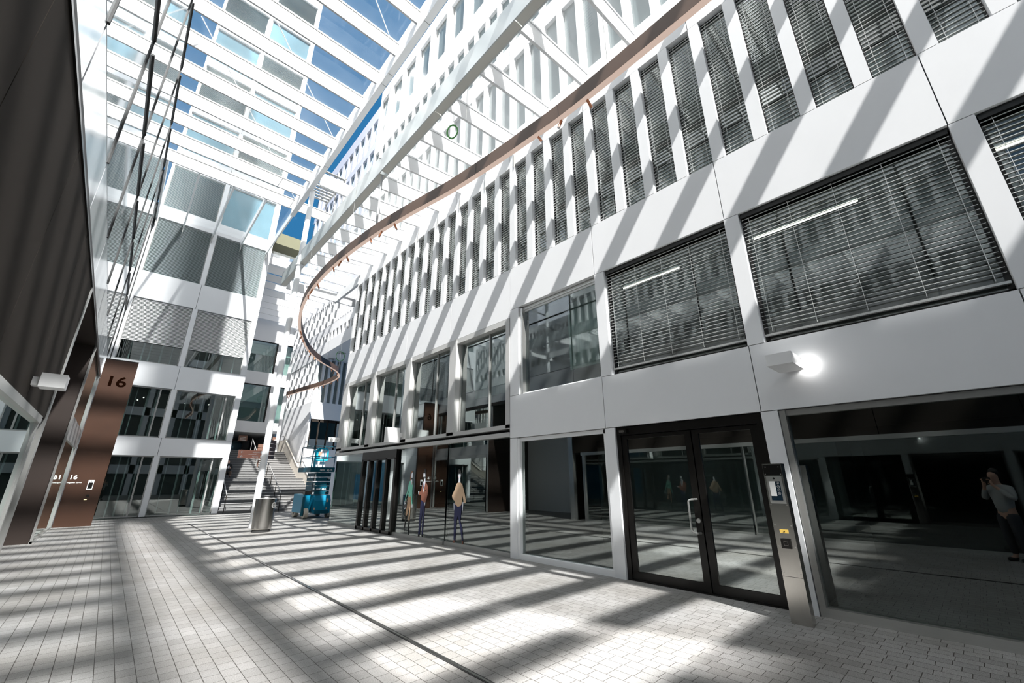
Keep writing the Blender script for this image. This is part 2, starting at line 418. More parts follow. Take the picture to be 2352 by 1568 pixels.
# led tubes in the offices
for i, (p0, p1, lb) in enumerate((((6.98, 1.62, 5.32), (6.98, .26, 5.32), 'long warm white tube light behind the largest blinds'),
                     ((6.96, 4.10, 5.30), (6.96, 2.9, 5.30), 'warm tube light behind the blinds above the black door'),
                     ((7.5, 3.5, 5.70 - .1), (7.5, 3.15, 5.6), 'short tube light deeper in the room above the black door'),
                     ((6.98, -.98, 5.3), (6.98, -2.2, 5.3), 'tube light behind the corner blinds at the right edge'))):
    t = empty('tube_light', p0); tag(t, lb, 'light')
    a, c = Vector(p0), Vector(p1)
    MB().tube(a - a, c - a, .013, 8).build('tube', 'led', t)
    MB().box(-.03, .03, min(0, (c - a).y), max(0, (c - a).y), .02, .05).build('housing', 'alu', t)

# ground floor glazing, near bays
def ground_window(y0, y1, label, frame='alu', mat='g_dark'):
    w = empty(wname()); struct(w, label, 'window')
    MB().box(R + .02, R + .15, y0, y1, 0, .10).box(R + .05, R + .12, y0, y0 + .06, .1, 2.45).box(R + .02, R + .15, y1 - .07, y1, .1, 2.45).box(R + .05, R + .12, y0, y1, 2.38, 2.455).build('window_frame', frame, w)
    MB().quad((R + .10, y0, .1), (R + .10, y1, .1), (R + .10, y1, 2.4), (R + .10, y0, 2.4)).build('window_pane', mat, w)
    return w
ground_window(-.74, 1.68, 'large dark ground floor window at the right reflecting the photographer')
ground_window(-3.15, -.96, 'dark ground floor window past the right edge')
w = ground_window(4.55, 6.92, 'ground floor window between the black door and the figures', 'white2')

# black double door
dr = empty('door_1'); struct(dr, 'black framed double glass door with a steel pull handle', 'door')
MB().box(R + .04, R + .14, 1.91, 1.99, 0, 2.45).box(R + .04, R + .14, 4.24, 4.32, 0, 2.45).box(R + .04, R + .14, 1.99, 4.24, 2.31, 2.45).box(R + .04, R + .14, 1.99, 4.24, 0, .02).build('door_frame', 'black', dr)
for y0, y1, nm in ((1.995, 2.955, 'right'), (2.975, 4.235, 'left')):
    lf = MB(); s = .10
    lf.box(R + .06, R + .11, y0, y0 + s, .02, 2.30).box(R + .06, R + .11, y1 - s, y1, .02, 2.30).box(R + .06, R + .11, y0 + s, y1 - s, 2.24, 2.30).box(R + .06, R + .11, y0 + s, y1 - s, .02, .14)
    lo = lf.build('door_leaf', 'black', dr)
    MB().quad((R + .08, y0 + s, .14), (R + .08, y1 - s, .14), (R + .08, y1 - s, 2.24), (R + .08, y0 + s, 2.24)).build('glass', 'g_door', lo)
    if nm == 'left':
        pts = [(R + .06, 3.01, 1.27)]
        for t in range(0, 7):
            a = t / 6 * PI / 2; pts.append((R - .02 - .03 * math.sin(a), 3.01 + .03 + .10 * math.sin(a) * .6, 1.27 - .04 * (1 - math.cos(a))))
        pts.append((R - .05, 3.10, 1.2)); pts.append((R - .05, 3.10, .86))
        for t in range(0, 7):
            a = t / 6 * PI / 2; pts.append((R - .05 + .03 * math.sin(a), 3.10 - .07 * (1 - math.cos(a)), .86 - .06 * math.sin(a)))
        pts.append((R + .06, 3.01, .80))
        MB().path(pts, .014, 10).build('handle', 'alu', lo, True)
        MB().tube((R + .06, 3.02, .97), (R + .035, 3.02, .97), .032, 16).build('lock', 'alu', lo)
cam = empty('door_camera', (R - .02, 4.15, 2.38)); tag(cam, 'small black sensor box at the top left corner of the door', 'sensor')
MB().box(-.04, .06, -.08, .08, -.05, .03).build('housing', 'black', cam)
MB().box(-.045, -.038, -.05, .05, -.03, .01).build('lens', 'steel', cam)

# interior props behind the door glass
st = empty('entrance_door_handle', (9.0, 2.5, 1.0)); tag(st, 'inner door with black lever handle seen through the right door glass', 'door')
MB().box(-.02, .04, -.45, .45, -1.0, 1.1).build('panel', 'room2', st); MB().box(-.08, -.02, .3, .42, -.02, .02).box(-.06, -.02, .38, .42, -.12, .14).build('handle', 'black', st)

# intercom pylon
pl = empty('intercom_pylon', (6.06, 1.745, 0)); tag(pl, 'slim brushed steel intercom pylon standing by the black door', 'intercom pylon')
MB().box(-.01, .12, -.105, .105, 0, 1.74).build('body', 'steel', pl)
MB().box(-.014, -.01, -.10, .10, 1.60, 1.73).build('head_plate', 'black', pl)
ic = MB().box(-.018, -.0101, -.085, .085, 1.275, 1.59).build('intercom', 'alu', pl)
MB().box(-.021, -.0181, -.06, -.005, 1.33, 1.53).build('touchscreen', 'screen', ic)
MB().box(-.021, -.0181, -.005, .06, 1.36, 1.53).build('name_plate', 'whitetxt', ic)
MB().box(-.0205, -.0181, -.06, .06, 1.31, 1.36).build('screen_base', 'screen', ic)
MB().tube((-.021, .0, 1.565), (-.018, .0, 1.565), .012, 16).build('camera_lens', 'black', ic)
for i in range(4):
    bb = MB()
    for k in range(20):
        a0, a1 = 2 * PI * k / 20, 2 * PI * (k + 1) / 20
        bb.tube((-.0215, -.035 + .014 * math.cos(a0), 1.51 - .04 * i + .014 * math.sin(a0)), (-.0215, -.035 + .014 * math.cos(a1), 1.51 - .04 * i + .014 * math.sin(a1)), .0012, 4)
    bb.tube((-.022, -.035, 1.51 - .04 * i), (-.021, -.035, 1.51 - .04 * i), .004, 8); bb.build('call_button', 'whitetxt', ic)
for i, (ya, za) in enumerate([(.08, 1.70), (-.08, 1.70), (.095, 1.615), (-.095, 1.615), (.095, 1.26), (-.095, 1.26), (.095, 1.03), (-.095, 1.03), (.095, .80), (-.095, .80), (.095, .52), (-.095, .52)]):
    MB().tube((-.016, ya * .9, za), (-.011, ya * .9, za), .006, 8).build('screw', 'alu', pl)
MB().box(-.013, -.0101, -.045, .045, .945, .985).build('yellow_label', 'yellow', pl)
kr = MB().box(-.03, -.0101, -.05, .05, .78, .885).build('card_reader', 'black', pl)
b = MB()
for a in ((-.022, .022, .812, .815), (-.022, .022, .852, .855)): b.box(-.032, -.030, *a)
for a in ((-.022, -.019, .812, .855), (.019, .022, .812, .855)): b.box(-.032, -.030, *a)
b.build('reader_symbol', 'greytxt', kr)
MB().box(-.0108, -.0101, -.104, .104, .478, .482).build('seam', 'dark', pl)
text('keyhole_symbol', 'o', .03, (-.0135, .006, .957), ROT_MX, 'darktxt', pl)

# dark curtain wall of the far half
b = MB(); 
MY = [(7.15, 7.28), (9.40, 9.72), (11.97, 12.30), (14.60, 14.95), (17.10, 17.60)]
for a, c in MY: b.box(R - .02, R + .24, a, c, 2.70, 5.44)
b.box(R + .0, R + .24, 7.15, 17.6, 5.30, 5.44).box(R - .02, R + .24, 7.15, 17.6, 2.68, 2.78).box(R - .04, R + .24, 7.15, 17.6, 2.50, 2.60)
o = b.build('trim_1', 'mull'); struct(o, 'metal mullions and sill rails of the first floor glazing', 'trim')
nm = ['nearest', 'second', 'third', 'farthest']
for i in range(4):
    y0, y1 = MY[i][1], MY[i + 1][0]
    w = empty(wname()); struct(w, 'dark first floor window above the glass shopfront, %s of four' % nm[i], 'window')
    MB().quad((R + .18, y0, 2.78), (R + .18, y1, 2.78), (R + .18, y1, 5.3), (R + .18, y0, 5.3)).build('window_pane', 'g_dark', w)
    MB().box(R + .14, R + .22, y0, y0 + .04, 2.78, 5.3).box(R + .14, R + .22, y1 - .04, y1, 2.78, 5.3).box(R + .14, R + .22, (y0 + y1) / 2 - .25, (y0 + y1) / 2 - .22, 2.78, 5.3).build('window_frame', 'grey', w)
    if i in (0, 2):
        MB().box(T + .25, T + .28, y0 + .2, y1 - .3, 3.7, 5.3).build('curtain', 'curtain', w)
# shopfront
gy = [(7.15, 9.62), (9.68, 12.42), (12.42, 14.9), (14.9, 17.55)]
lbs = ['shopfront pane with the figure in a beige sweater', 'shopfront pane with two standing figures', '', 'farthest shopfront pane beside the lift']
for i, (y0, y1) in enumerate(gy):
    if i == 2: continue
    w = empty(wname()); struct(w, lbs[i], 'window')
    MB().quad((R + .04, y0, .09), (R + .04, y1, .09), (R + .04, y1, 2.5), (R + .04, y0, 2.5)).build('window_pane', 'g_dark', w)
    MB().box(R, R + .10, y0, y1, .0, .09).build('sill', 'grey', w)
    MB().box(R + .045, R + .09, y1 - .035, y1 + .0, .09, 2.5).build('mullion', 'black', w)
    if i == 3: MB().quad((R + .05, 17.53, .09), (R + 2.5, 17.53, .09), (R + 2.5, 17.53, 2.5), (R + .05, 17.53, 2.5)).build('return_pane', 'g_dark', w)
dr2 = empty('door_2'); struct(dr2, 'black framed sliding glass entrance in the shopfront', 'door')
b = MB()
for y in (12.45, 13.05, 13.7, 14.3, 14.85): b.box(R - .05, R + .10, y - .06, y + .06, .0, 2.25)
b.box(R - .05, R + .10, 12.4, 14.9, 2.2, 2.5).box(R - .05, R + .1, 12.4, 14.9, 0, .10); b.build('door_frame', 'black', dr2)
for y0, y1 in ((12.5, 13.0), (13.1, 13.65), (13.75, 14.25), (14.35, 14.8)):
    MB().quad((R + .02, y0, .1), (R + .02, y1, .1), (R + .02, y1, 2.2), (R + .02, y0, 2.2)).build('door_leaf', 'g_dark', dr2)
b = MB().box(10, 10.1, 8.3, 8.42, 0, 2.45).box(9.6, 9.7, 9, 9.1, 0, 2.45); o = b.build('wall_lobby_column', 'white'); struct(o, 'white lobby posts seen through the shopfront', 'wall')

# ------------------------------------------------------------------ sticker figures on the glass
def sticker(name, label, cy, parts, flip=1):
    r = empty(name, (R + .032, cy, 0)); tag(r, label, 'window sticker', 'life-size figure stickers on the shopfront glass')
    n = 0
    for nm_, mat, polys in parts:
        sep = nm_ in ('hands', 'shoes', 'boots')
        b = MB()
        for poly in polys:
            # u is to the right in the picture = -y
            b.prism([(u * flip, v) for u, v in poly], lambda u, v, w, q=n: (-w - q * .0006, -u, v), .0006)
            if sep: b.build(nm_[:-1], mat, r); b = MB()
        if not sep: b.build(nm_, mat, r)
        n += 1
    return r
def ell(cx, cz, rx, rz, n=14): return [(cx + rx * math.cos(2 * PI * i / n), cz + rz * math.sin(2 * PI * i / n)) for i in range(n)]
sticker('figure_sticker', 'flat sticker of a person in a beige sweater and sunglasses', 9.10, [
    ('legs', 'dnavy', [[(-.17, 1.02), (.14, 1.02), (.13, .80), (.10, .60), (.20, .42), (.24, .16), (.20, .14), (.10, .45), (-.01, .72), (-.05, .60), (-.09, .14), (-.15, .14), (-.17, .6)]]),
    ('shoes', 'dred', [[(-.15, .15), (-.09, .15), (-.12, .05), (-.20, -.02 + .03)], [(.20, .16), (.24, .17), (.25, .05), (.20, .02)]]),
    ('hands', 'dwhite', [[(-.21, 1.0), (-.18, 1.0), (-.17, .85), (-.19, .84)], [(.17, 1.04), (.21, 1.04), (.19, .82), (.17, .84)]]),
    ('sweater', 'dbeige', [[(-.11, 1.47), (-.04, 1.50), (.06, 1.50), (.14, 1.45), (.24, 1.25), (.31, 1.08), (.30, 1.02), (.22, 1.02), (.20, 1.10), (.15, 1.2), (.15, 1.02), (.10, .95), (-.02, .92), (-.13, .97), (-.17, 1.05), (-.27, 1.12), (-.29, 1.18), (-.20, 1.30)]]),
    ('neck', 'dwhite', [[(-.03, 1.50), (.05, 1.50), (.03, 1.60), (-.02, 1.60)]]),
    ('face', 'dwhite', [ell(.0, 1.68, .055, .085)]),
    ('cap', 'dblack', [[(-.055, 1.71), (.06, 1.71), (.06, 1.78), (.02, 1.83), (-.04, 1.82), (-.06, 1.77)], ell(-.025, 1.69, .022, .015, 8), ell(.03, 1.69, .022, .015, 8)]),
    ('lips', 'dlips', [ell(-.02, 1.63, .012, .01, 8)])])
sticker('figure_sticker', 'flat sticker of a bearded man in a rust jacket and tie', 10.78, [
    ('trousers', 'dnavy', [[(-.12, 1.03), (.10, 1.03), (.10, .6), (.07, .14), (.03, .14), (.0, .78), (-.08, .14), (-.15, .14), (-.14, .6)]]),
    ('shoes', 'dblack', [[(-.15, .15), (-.09, .15), (-.10, .09), (-.20, .03)], [(.03, .15), (.07, .15), (.06, .02), (.03, .0 + .02)]]),
    ('hands', 'dwhite', [[(-.29, 1.26), (-.22, 1.24), (-.22, 1.17), (-.27, 1.18)], [(.08, 1.0), (.12, 1.0), (.11, .88), (.09, .9)]]),
    ('jacket', 'dred', [[(-.08, 1.48), (.0, 1.52), (.12, 1.48), (.20, 1.40), (.23, 1.20), (.16, 1.0), (.08, .96), (-.12, 1.04), (-.12, 1.17), (-.24, 1.15), (-.24, 1.24), (-.14, 1.26)]]),
    ('shirt', 'dwhite', [[(-.05, 1.52), (.07, 1.54), (.04, 1.40), (-.02, 1.22), (-.06, 1.36)]]),
    ('tie', 'dnavy', [[(-.02, 1.50), (.01, 1.50), (.0, 1.36), (-.03, 1.28), (-.04, 1.36)]]),
    ('pocket_square', 'dblack', [[(.08, 1.30), (.14, 1.33), (.14, 1.30), (.08, 1.27)]]),
    ('face', 'dwhite', [ell(-.01, 1.70, .055, .09), [(-.02, 1.6), (.05, 1.62), (.06, 1.52), (.0, 1.5)]]),
    ('hair', 'dblack', [[(-.05, 1.75), (.03, 1.74), (.05, 1.66), (.06, 1.78), (.04, 1.86), (-.03, 1.86)]]),
    ('beard', 'dblack', [[(-.06, 1.64), (.02, 1.66), (.03, 1.60), (-.02, 1.58), (-.06, 1.60)]])])
sticker('figure_sticker', 'flat sticker of a woman in a mint blazer carrying a bag', 11.52, [
    ('legs', 'dtan', [[(-.12, 1.12), (.06, 1.12), (.07, .85), (.06, .46), (.01, .46), (.0, .85), (-.08, .62), (-.12, .58), (-.18, .60), (-.13, .9)]]),
    ('boots', 'dblack', [[(-.18, .60), (-.12, .58), (-.17, .32), (-.20, .12), (-.21, .3)], [(.01, .46), (.06, .46), (.05, .2), (.08, .05), (.03, .1), (.0, .3)]]),
    ('hands', 'dwhite', [[(-.28, .98), (-.25, 1.0), (-.26, .92), (-.30, .90)], [(.14, .90), (.17, .90), (.17, .80), (.15, .82)]]),
    ('bag', 'dwhite', [ell(-.25, .84, .07, .09)]),
    ('bag_middle', 'dblack', [ell(-.25, .84, .045, .06)]),
    ('blazer', 'dmint', [[(-.10, 1.52), (-.02, 1.55), (.08, 1.54), (.12, 1.44), (.12, 1.25), (.16, .90), (.13, .90), (.06, 1.15), (.03, 1.10), (-.04, 1.08), (-.09, 1.14), (-.10, 1.28), (-.25, .99), (-.28, .98), (-.18, 1.25)]]),
    ('shirt', 'dwhite', [[(-.02, 1.58), (.07, 1.58), (.08, 1.45), (.03, 1.42)]]),
    ('face', 'dwhite', [ell(.05, 1.70, .045, .09)]),
    ('hair', 'dhair', [[(.08, 1.80), (.02, 1.82), (-.04, 1.76), (-.06, 1.60), (-.05, 1.52), (.0, 1.60), (.01, 1.74)], [(.07, 1.5), (.10, 1.52), (.09, 1.42), (.07, 1.44)]])])

# ------------------------------------------------------------------ sign boxes and wall lamps
def boxlamp(name, label, cat, x0, x1, y0, y1, z0, z1, bracket):
    r = empty(name, ((x0 + x1) / 2, (y0 + y1) / 2, z0)); tag(r, label, cat)
    c = r.location
    MB().box(x0 - c.x, x1 - c.x, y0 - c.y, y1 - c.y, 0, z1 - z0).build('housing', 'signwhite', r)
    a = bracket; MB().box(a[0] - c.x, a[1] - c.x, a[2] - c.y, a[3] - c.y, a[4] - c.z, a[5] - c.z).build('bracket', 'signwhite', r)
    return r
r = boxlamp('wall_lamp', 'white box lamp glowing on the white spandrel above the pylon', 'wall lamp', 5.93, 6.46, 1.25, 1.54, 2.935, 3.085, (6.46, R, 1.30, 1.49, 2.96, 3.06))
MB().box(6.47 - r.location.x, 6.55 - r.location.x, 1.285 - r.location.y, 1.30 - r.location.y, .04, .11).build('light_slot', 'lamp', r)
r = boxlamp('wall_lamp', 'white box lamp on the charcoal cladding at the left edge', 'wall lamp', -1.04, -.77, 8.95, 9.25, 2.86, 3.06, (L, -1.04, 9.02, 9.2, 2.88, 3.0))
r = boxlamp('sign_box', 'blank square white sign box on a first floor mullion', 'sign', 5.99, 6.46, 12.17, 12.27, 2.67, 3.13, (6.46, R, 12.17, 12.25, 2.85, 2.98))
r = boxlamp('sign_box', 'small white number sign reading 17 at the facade corner', 'sign', 6.10, 6.50, 17.25, 17.38, 3.02, 3.20, (6.50, R, 17.28, 17.36, 3.06, 3.16))
text('number', '17', .15, (.02, -.068, .035), ROT_MY, 'greytxt', r)
text('icon', '@', .12, (-.17, -.068, .045), ROT_MY, 'greytxt', r)

# ------------------------------------------------------------------ left building
b = MB(); DJ = [-6.07, -3.54, -1.0, 1.53, 4.07, 6.55, 9.1, 11.72]
for a, c in zip(DJ[:-1], DJ[1:]): b.box(L - .15, L, a + .008, c - .008, 2.66, 5.43)
o = b.build('wall_left', 'dkclad'); struct(o, 'charcoal metal cladding panels on the left facade', 'wall')
b = MB().box(L - .30, L - .15, -6.07, 11.7, 2.6, 5.44).box(-9, L, -6.1, 11.8, 5.44, 5.6).box(-9, -8.9, -6, 26, 0, 5.5).box(-9, L - .02, -6.2, -6.07, 0, 15)
o = b.build('wall_left_backing', 'dark'); struct(o, 'dark backing behind the charcoal cladding', 'wall')
b = MB().box(L - .2, L + .015, 11.73, 11.95, 0, 5.44).box(L - .16, L + .01, -6, 11.3, 2.54, 2.66).box(L - .12, L, 11.14, 11.24, 0, 2.54)
o = b.build('trim_2', 'alu'); struct(o, 'pale metal corner strip and window head on the left facade', 'trim')
for i, (y0, y1) in enumerate(((-6, -1.2), (-1.15, 4.9), (4.95, 11.14))):
    w = empty(wname()); struct(w, 'ground floor glazing under the charcoal cladding, %s from the corner strip' % ordn(3 - i), 'window')
    MB().quad((L - .05, y0, .06), (L - .05, y1, .06), (L - .05, y1, 2.54), (L - .05, y0, 2.54)).build('window_pane', 'g_dark', w)
    MB().box(L - .1, L, y0, y1, 0, .06).box(L - .1, L - .03, y1 - .04, y1, .06, 2.54).build('window_frame', 'alu', w)
o = MB().box(L - .2, L, 22.8, YF, 0, 5.44).box(-9, L - .01, YF, YF + .2, 0, 15).box(L - .1, L, YF + .3, 29.6, 0, 15).build('wall_left_end', 'white'); struct(o, 'white wall piece hidden behind the bronze fin', 'wall')
# recess
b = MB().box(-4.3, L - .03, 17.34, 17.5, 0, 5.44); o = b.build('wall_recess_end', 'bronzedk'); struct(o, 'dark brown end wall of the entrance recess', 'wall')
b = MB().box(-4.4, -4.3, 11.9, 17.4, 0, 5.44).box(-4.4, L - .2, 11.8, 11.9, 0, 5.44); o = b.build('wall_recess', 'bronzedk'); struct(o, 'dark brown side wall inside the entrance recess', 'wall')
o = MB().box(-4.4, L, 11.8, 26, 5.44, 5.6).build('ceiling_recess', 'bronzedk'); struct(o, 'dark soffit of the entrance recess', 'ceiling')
# glazed strip
b = MB().box(L - .04, L + .01, 17.30, 17.38, 0, 5.44).box(L - .05, L + .02, 22.3, 22.4, 0, 5.44).box(L - .05, L + .02, 22.52, 22.6, 0, 5.44).box(L - .05, L + .01, 17.3, 22.5, 0, .06)
o = b.build('trim_3', 'alu'); struct(o, 'slim metal frame of the glazed strip before the brown fin', 'trim')
o = MB().box(L - .06, L, 17.38, 22.3, 2.70, 3.35).build('wall_left_spandrel', 'grey'); struct(o, 'grey spandrel panel in the glazed strip left of the brown fin', 'wall')
for z0, z1, lb in ((.06, 2.70, 'lower pane of the glazed strip mirroring the number 16'), (3.35, 5.44, 'upper pane of the glazed strip beside the brown fin')):
    w = MB().quad((L - .03, 17.38, z0), (L - .03, 22.3, z0), (L - .03, 22.3, z1), (L - .03, 17.38, z1)).build(wname(), 'g_door'); struct(w, lb, 'window')
o = MB().box(-5, -1.5, 17.6, 25.8, 0, .02).box(-4.5, -4.4, 17.5, 25.8, 0, 5.4).build('wall_left_room', 'room2'); struct(o, 'room behind the glazed strip on the left', 'wall')
# bronze fin wall 16
fn = empty('entrance_fin', (0, 22.7, 0)); tag(fn, 'tall bronze entrance fin wall marked 16', 'entrance fin')
MB().box(L + .03, -.10, -.08, .08, 0, 6.20).build('panel', 'bronze', fn)
MB().box(L + .03, -.10, -.085, .085, 6.17, 6.215).build('cap', 'bronzedk', fn)
MB().box(-.50, -.498, -.083, -.079, .4, 1.95).build('seam', 'dark', fn)
text('number_large', '16', .56, (-.93, -.083, 5.14), ROT_MY, 'darktxt', fn, bold=.012, sx=1.15)
text('number_small', '16', .20, (-1.06, -.083, 1.63), ROT_MY, 'whitetxt', fn, bold=.004, sx=1.1)
text('lettering', 'Flughafen Zürich', .058, (-1.08, -.083, 1.49), ROT_MY, 'whitetxt', fn, bold=.0008)
ic = MB().box(-.52, -.36, -.10, -.0801, 1.26, 1.60).build('intercom', 'signwhite', fn)
MB().box(-.50, -.38, -.103, -.1001, 1.29, 1.51).build('screen', 'black', ic)
MB().tube((-.44, -.104, 1.555), (-.44, -.1, 1.555), .013, 12).build('camera_lens', 'black', ic)
MB().box(-.47, -.38, -.095, -.0801, 1.0, 1.09).build('card_reader', 'black', fn)
MB().box(-.50, -.42, -.088, -.0801, .90, .93).build('lit_label', 'ledyellow', fn)

# upper mirror glass facade
pj = [-15.385 + 2.995 * k for k in range(0, 14)] + [25.88]
n = 0
names = ['spandrel', 'lower', 'upper']
for zi, (z0, z1) in enumerate(((5.45, 6.49), (6.52, 9.32), (9.38, 14.30))):
    for i, (a, c) in enumerate(zip(pj[:-1], pj[1:])):
        off = 0.0
        w = empty(wname()); struct(w, '%s row mirror glass panel of the left facade, %s from the far end' % (names[zi], ordn(len(pj) - 1 - i)), 'window')
        w['group'] = 'mirror glass panels of the left facade'
        MB().box(L - .06, L - .01, a + .03, c - .03, z0, z1).build('glass', 'mirror2' if zi == 0 else 'mirror', w)
        b = MB()
        if zi > 0: b.box(L - .05, L + .012, c - .03, c + .015, z0, z1)
        if zi > 0: b.box(L - .05, L + .025, a + .35, c, z1 - .01, z1 + .03)
        if b.v: b.build('window_frame', 'dark', w)
b = MB().box(L - .35, L - .06, -15.4, 25.88, 5.45, 14.45).box(-9, L - .3, -15.4, 25.88, 14.3, 14.45)
o = b.build('wall_left_core', 'white'); struct(o, 'solid core behind the mirror glass facade', 'wall')
o = MB().box(L - .02, L + .02, -6.4, 25.8, 5.41, 5.455).build('trim_4', 'black'); struct(o, 'thin dark edge under the mirror glass facade', 'trim')

# ------------------------------------------------------------------ far building
b = MB(); XJ = [L, 1.34, 1.55, 4.03, 4.28]
rows = [(0.04, 2.66), (3.49, 5.82), (6.98, 10.10), (11.50, 14.60), (15.35, 17.95), (19.1, 21.75), (22.8, 25.40), (26.0, 28.56), (29.5, 31.9), (33.1, 35.6)]
zb = 0
for z0, z1 in rows:
    if z0 - zb > .1:
        b.box(L, 1.43, YF, YF + .25, zb + .005, z0 - .005).box(1.445, 4.28, YF, YF + .25, zb + .005, z0 - .005)
    b.box(1.34, 1.55, YF, YF + .25, z0, z1).box(4.03, 4.28, YF, YF + .25, z0, z1).box(L, -1.0, YF, YF + .25, z0, z1)
    zb = z1
b.box(L, 4.28, YF, YF + .25, zb, 36.6)
b.box(4.10, 4.28, YF + .25, 38, 0, 36.6)
o = b.build('wall_back', 'white'); struct(o, 'white far building front with large framed windows', 'wall')
b = MB().box(L, 4.1, YF + .25, YF + .3, 2.7, 3.45).box(L, 4.1, YF + .25, YF + .3, 5.9, 6.9).box(L, 4.1, YF + .25, YF + .3, 10.2, 11.4).box(L, 4.1, 29.5, 29.6, 0, 36).box(L, 4.05, YF + .3, 29.5, 2.8, 3.0).box(L, 4.05, YF + .3, 29.5, 6.1, 6.3).box(L, 4.05, YF + .3, 29.5, 10.5, 10.7)
o = b.build('wall_back_interior', 'room2'); struct(o, 'dim rooms behind the far building windows', 'wall')
rn = ['ground floor', 'first floor', 'second floor', 'third floor', 'fourth floor', 'fifth floor', 'sixth floor', 'seventh floor', 'eighth floor', 'ninth floor']
for ri, (z0, z1) in enumerate(rows):
    for ci, (x0, x1) in enumerate(((-1.0, 1.34), (1.55, 4.03))):
        w = empty(wname()); struct(w, '%s %s window of the far white building' % (rn[ri], ('left', 'right')[ci]), 'window')
        yg = YF + .14
        up = ri >= 4
        MB().quad((x0, yg, z0), (x1, yg, z0), (x1, yg, z1), (x0, yg, z1)).build('window_pane', 'towerglass' if up else 'g_far', w)
        b = MB().box(x0, x0 + .04, yg - .03, yg + .03, z0, z1).box(x1 - .04, x1, yg - .03, yg + .03, z0, z1).box(x0, x1, yg - .03, yg + .03, z1 - .05, z1).box(x0, x1, yg - .03, yg + .03, z0, z0 + .05)
        if not up and ri < 2: b.box(x1 - .42, x1 - .36, yg - .02, yg + .02, z0, z1)
        b.build('window_frame', 'grey', w)
        if ri in (2, 3) or (up and (ri + ci) % 2 == 0):
            zl = 7.95 if ri == 2 else z0 + .04
            m = MB(); z = z1 - .06
            while z > zl:
                m.quad((x0 + .03, yg - .09, z - .03), (x1 - .03, yg - .09, z - .03), (x1 - .03, yg - .05, z + .018), (x0 + .03, yg - .05, z + .018)); z -= .065
            m.build('blind', 'blind' if ri == 2 else 'blindback', w)
        if ri < 2 or ri == 2:
            m = MB()
            for k in range(5): 
                xa = x0 + .15 + (x1 - x0) * (.12 + .16 * k) + random.uniform(-.1, .1)
                m.box(xa, xa + .03 + .05 * random.random(), yg + .35, yg + .4, z0, z1 - .05)
            m.build('interior_posts', 'louver', w)
# brackets on the parapet + rafters to it
for i, x in enumerate((-1.06, .06, 1.36, 2.70, 4.02)):
    r = empty('roof_rafter', (x, 20.3, 14.35)); tag(r, 'slim grey rafter from the last roof beam to the far parapet, %s from the left' % ordn(i + 1), 'rafter', 'rafters at the far end of the roof')
    MB().box(-.035, .035, 0, 5.6, 0, .38).build('bar', 'white2', r)
    MB().box(-.012, .012, 5.3, 5.62, -.35, 0).build('bracket', 'grey', r)
o = MB().quad((-1.15, 20.3, 14.8), (4.1, 20.3, 14.8), (4.1, 25.9, 14.8), (-1.15, 25.9, 14.8)).build('ceiling_glass_far', 'g_roofL'); struct(o, 'glass roof bay between last beam and far building', 'glass roof')

# lamp spots inside far lobby
for i, (x, z) in enumerate(((.4, 5.5), (.2, 5.35), (2.1, 5.4), (3.1, 5.45))):
    s = MB().box(x, x + .05, 27.5, 27.55, z, z + .04).build('downlight', 'led'); tag(s, 'tiny ceiling downlight in the far first floor room, %s from the left' % ordn([2, 1, 3, 4][i]), 'light', 'ceiling downlights')

# ------------------------------------------------------------------ upper-left glass roof
YB = [20.25 - 1.335 * k for k in range(0, 28)]
for i, y in enumerate(YB):
    yl = y - .0
    r = empty('roof_beam', (0, y, 14.45)); tag(r, 'white beam of the high glass roof, %s from the far end' % ordn(i + 1), 'roof beam', 'beams of the high glass roof')
    x1 = 4.0 if i else 5.9
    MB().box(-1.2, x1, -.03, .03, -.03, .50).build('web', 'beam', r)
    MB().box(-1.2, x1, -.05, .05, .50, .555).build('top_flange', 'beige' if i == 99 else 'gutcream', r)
eb = empty('edge_beam', (3.90, 7, 14.1)); tag(eb, 'white longitudinal beam along the inner edge of the high roof', 'edge beam')
MB().box(-.08, .12, -22, 13.35, 0, .45).build('web', 'white2', eb)
MB().box(-.02, .05, -22, 13.35, .45, 1.05).build('upstand', 'white2', eb)
for y in (3, .8, 1.7 + 7, 10.4 - 7 + .1):
    MB().box(-.081, .121, y - .006, y + .006, -.002, 0).build('joint', 'dark', eb)
o = MB().quad((-1.2, -15.8, 15.06), (4.05, -15.8, 15.06), (4.05, 20.3, 15.06), (-1.2, 20.3, 15.06)).build('ceiling_glass_high', 'g_roofL'); struct(o, 'high clear glass roof over the left half of the court', 'glass roof')
for p0, p1, lb in (((-.1, 10.5, 15.03), (3.85, 15.0, 15.03), 'thin diagonal tie rod crossing the middle of the high roof'),
                   ((-.95, 12.9, 15.03), (3.85, 20.2, 15.03), 'thin diagonal tie rod ending near the far column'),
                   ((-.6, 5.9, 15.03), (3.9, 9.85, 15.03), 'thin diagonal tie rod at the top of the picture')):
    t = MB().tube(p0, p1, .014, 8).build('tie_rod', 'white2'); tag(t, lb, 'tie rod')
for i, y in enumerate((17.4, 15.9 - 3.1)):
    if i: continue
    r = MB().box(4.2, 6.56, y - .06, y + .06, 14.35, 15.0).build('cross_beam', 'white2'); tag(r, 'deep white cross beam spanning the open gap near the column', 'cross beam')

# gutter beam
gb = empty('gutter_beam', (4.0, 6, 10.34)); tag(gb, 'long satin metal gutter beam running above the middle of the court', 'gutter beam')
MB().box(0, .03, -14, 14.4, .0, .64).box(.22, .25, -14, 14.4, .0, .64).box(0, .25, 14.37, 14.4, 0, .64).build('trough', 'gutter', gb)
for y0, y1 in ((-14, -1.8), (-1.78, 1.15), (1.17, 4.05), (4.2, 10.6), (10.62, 14.36)):
    MB().box(.03, .22, y0, y1, .005, .03).build('soffit_panel', 'gutcream', gb)

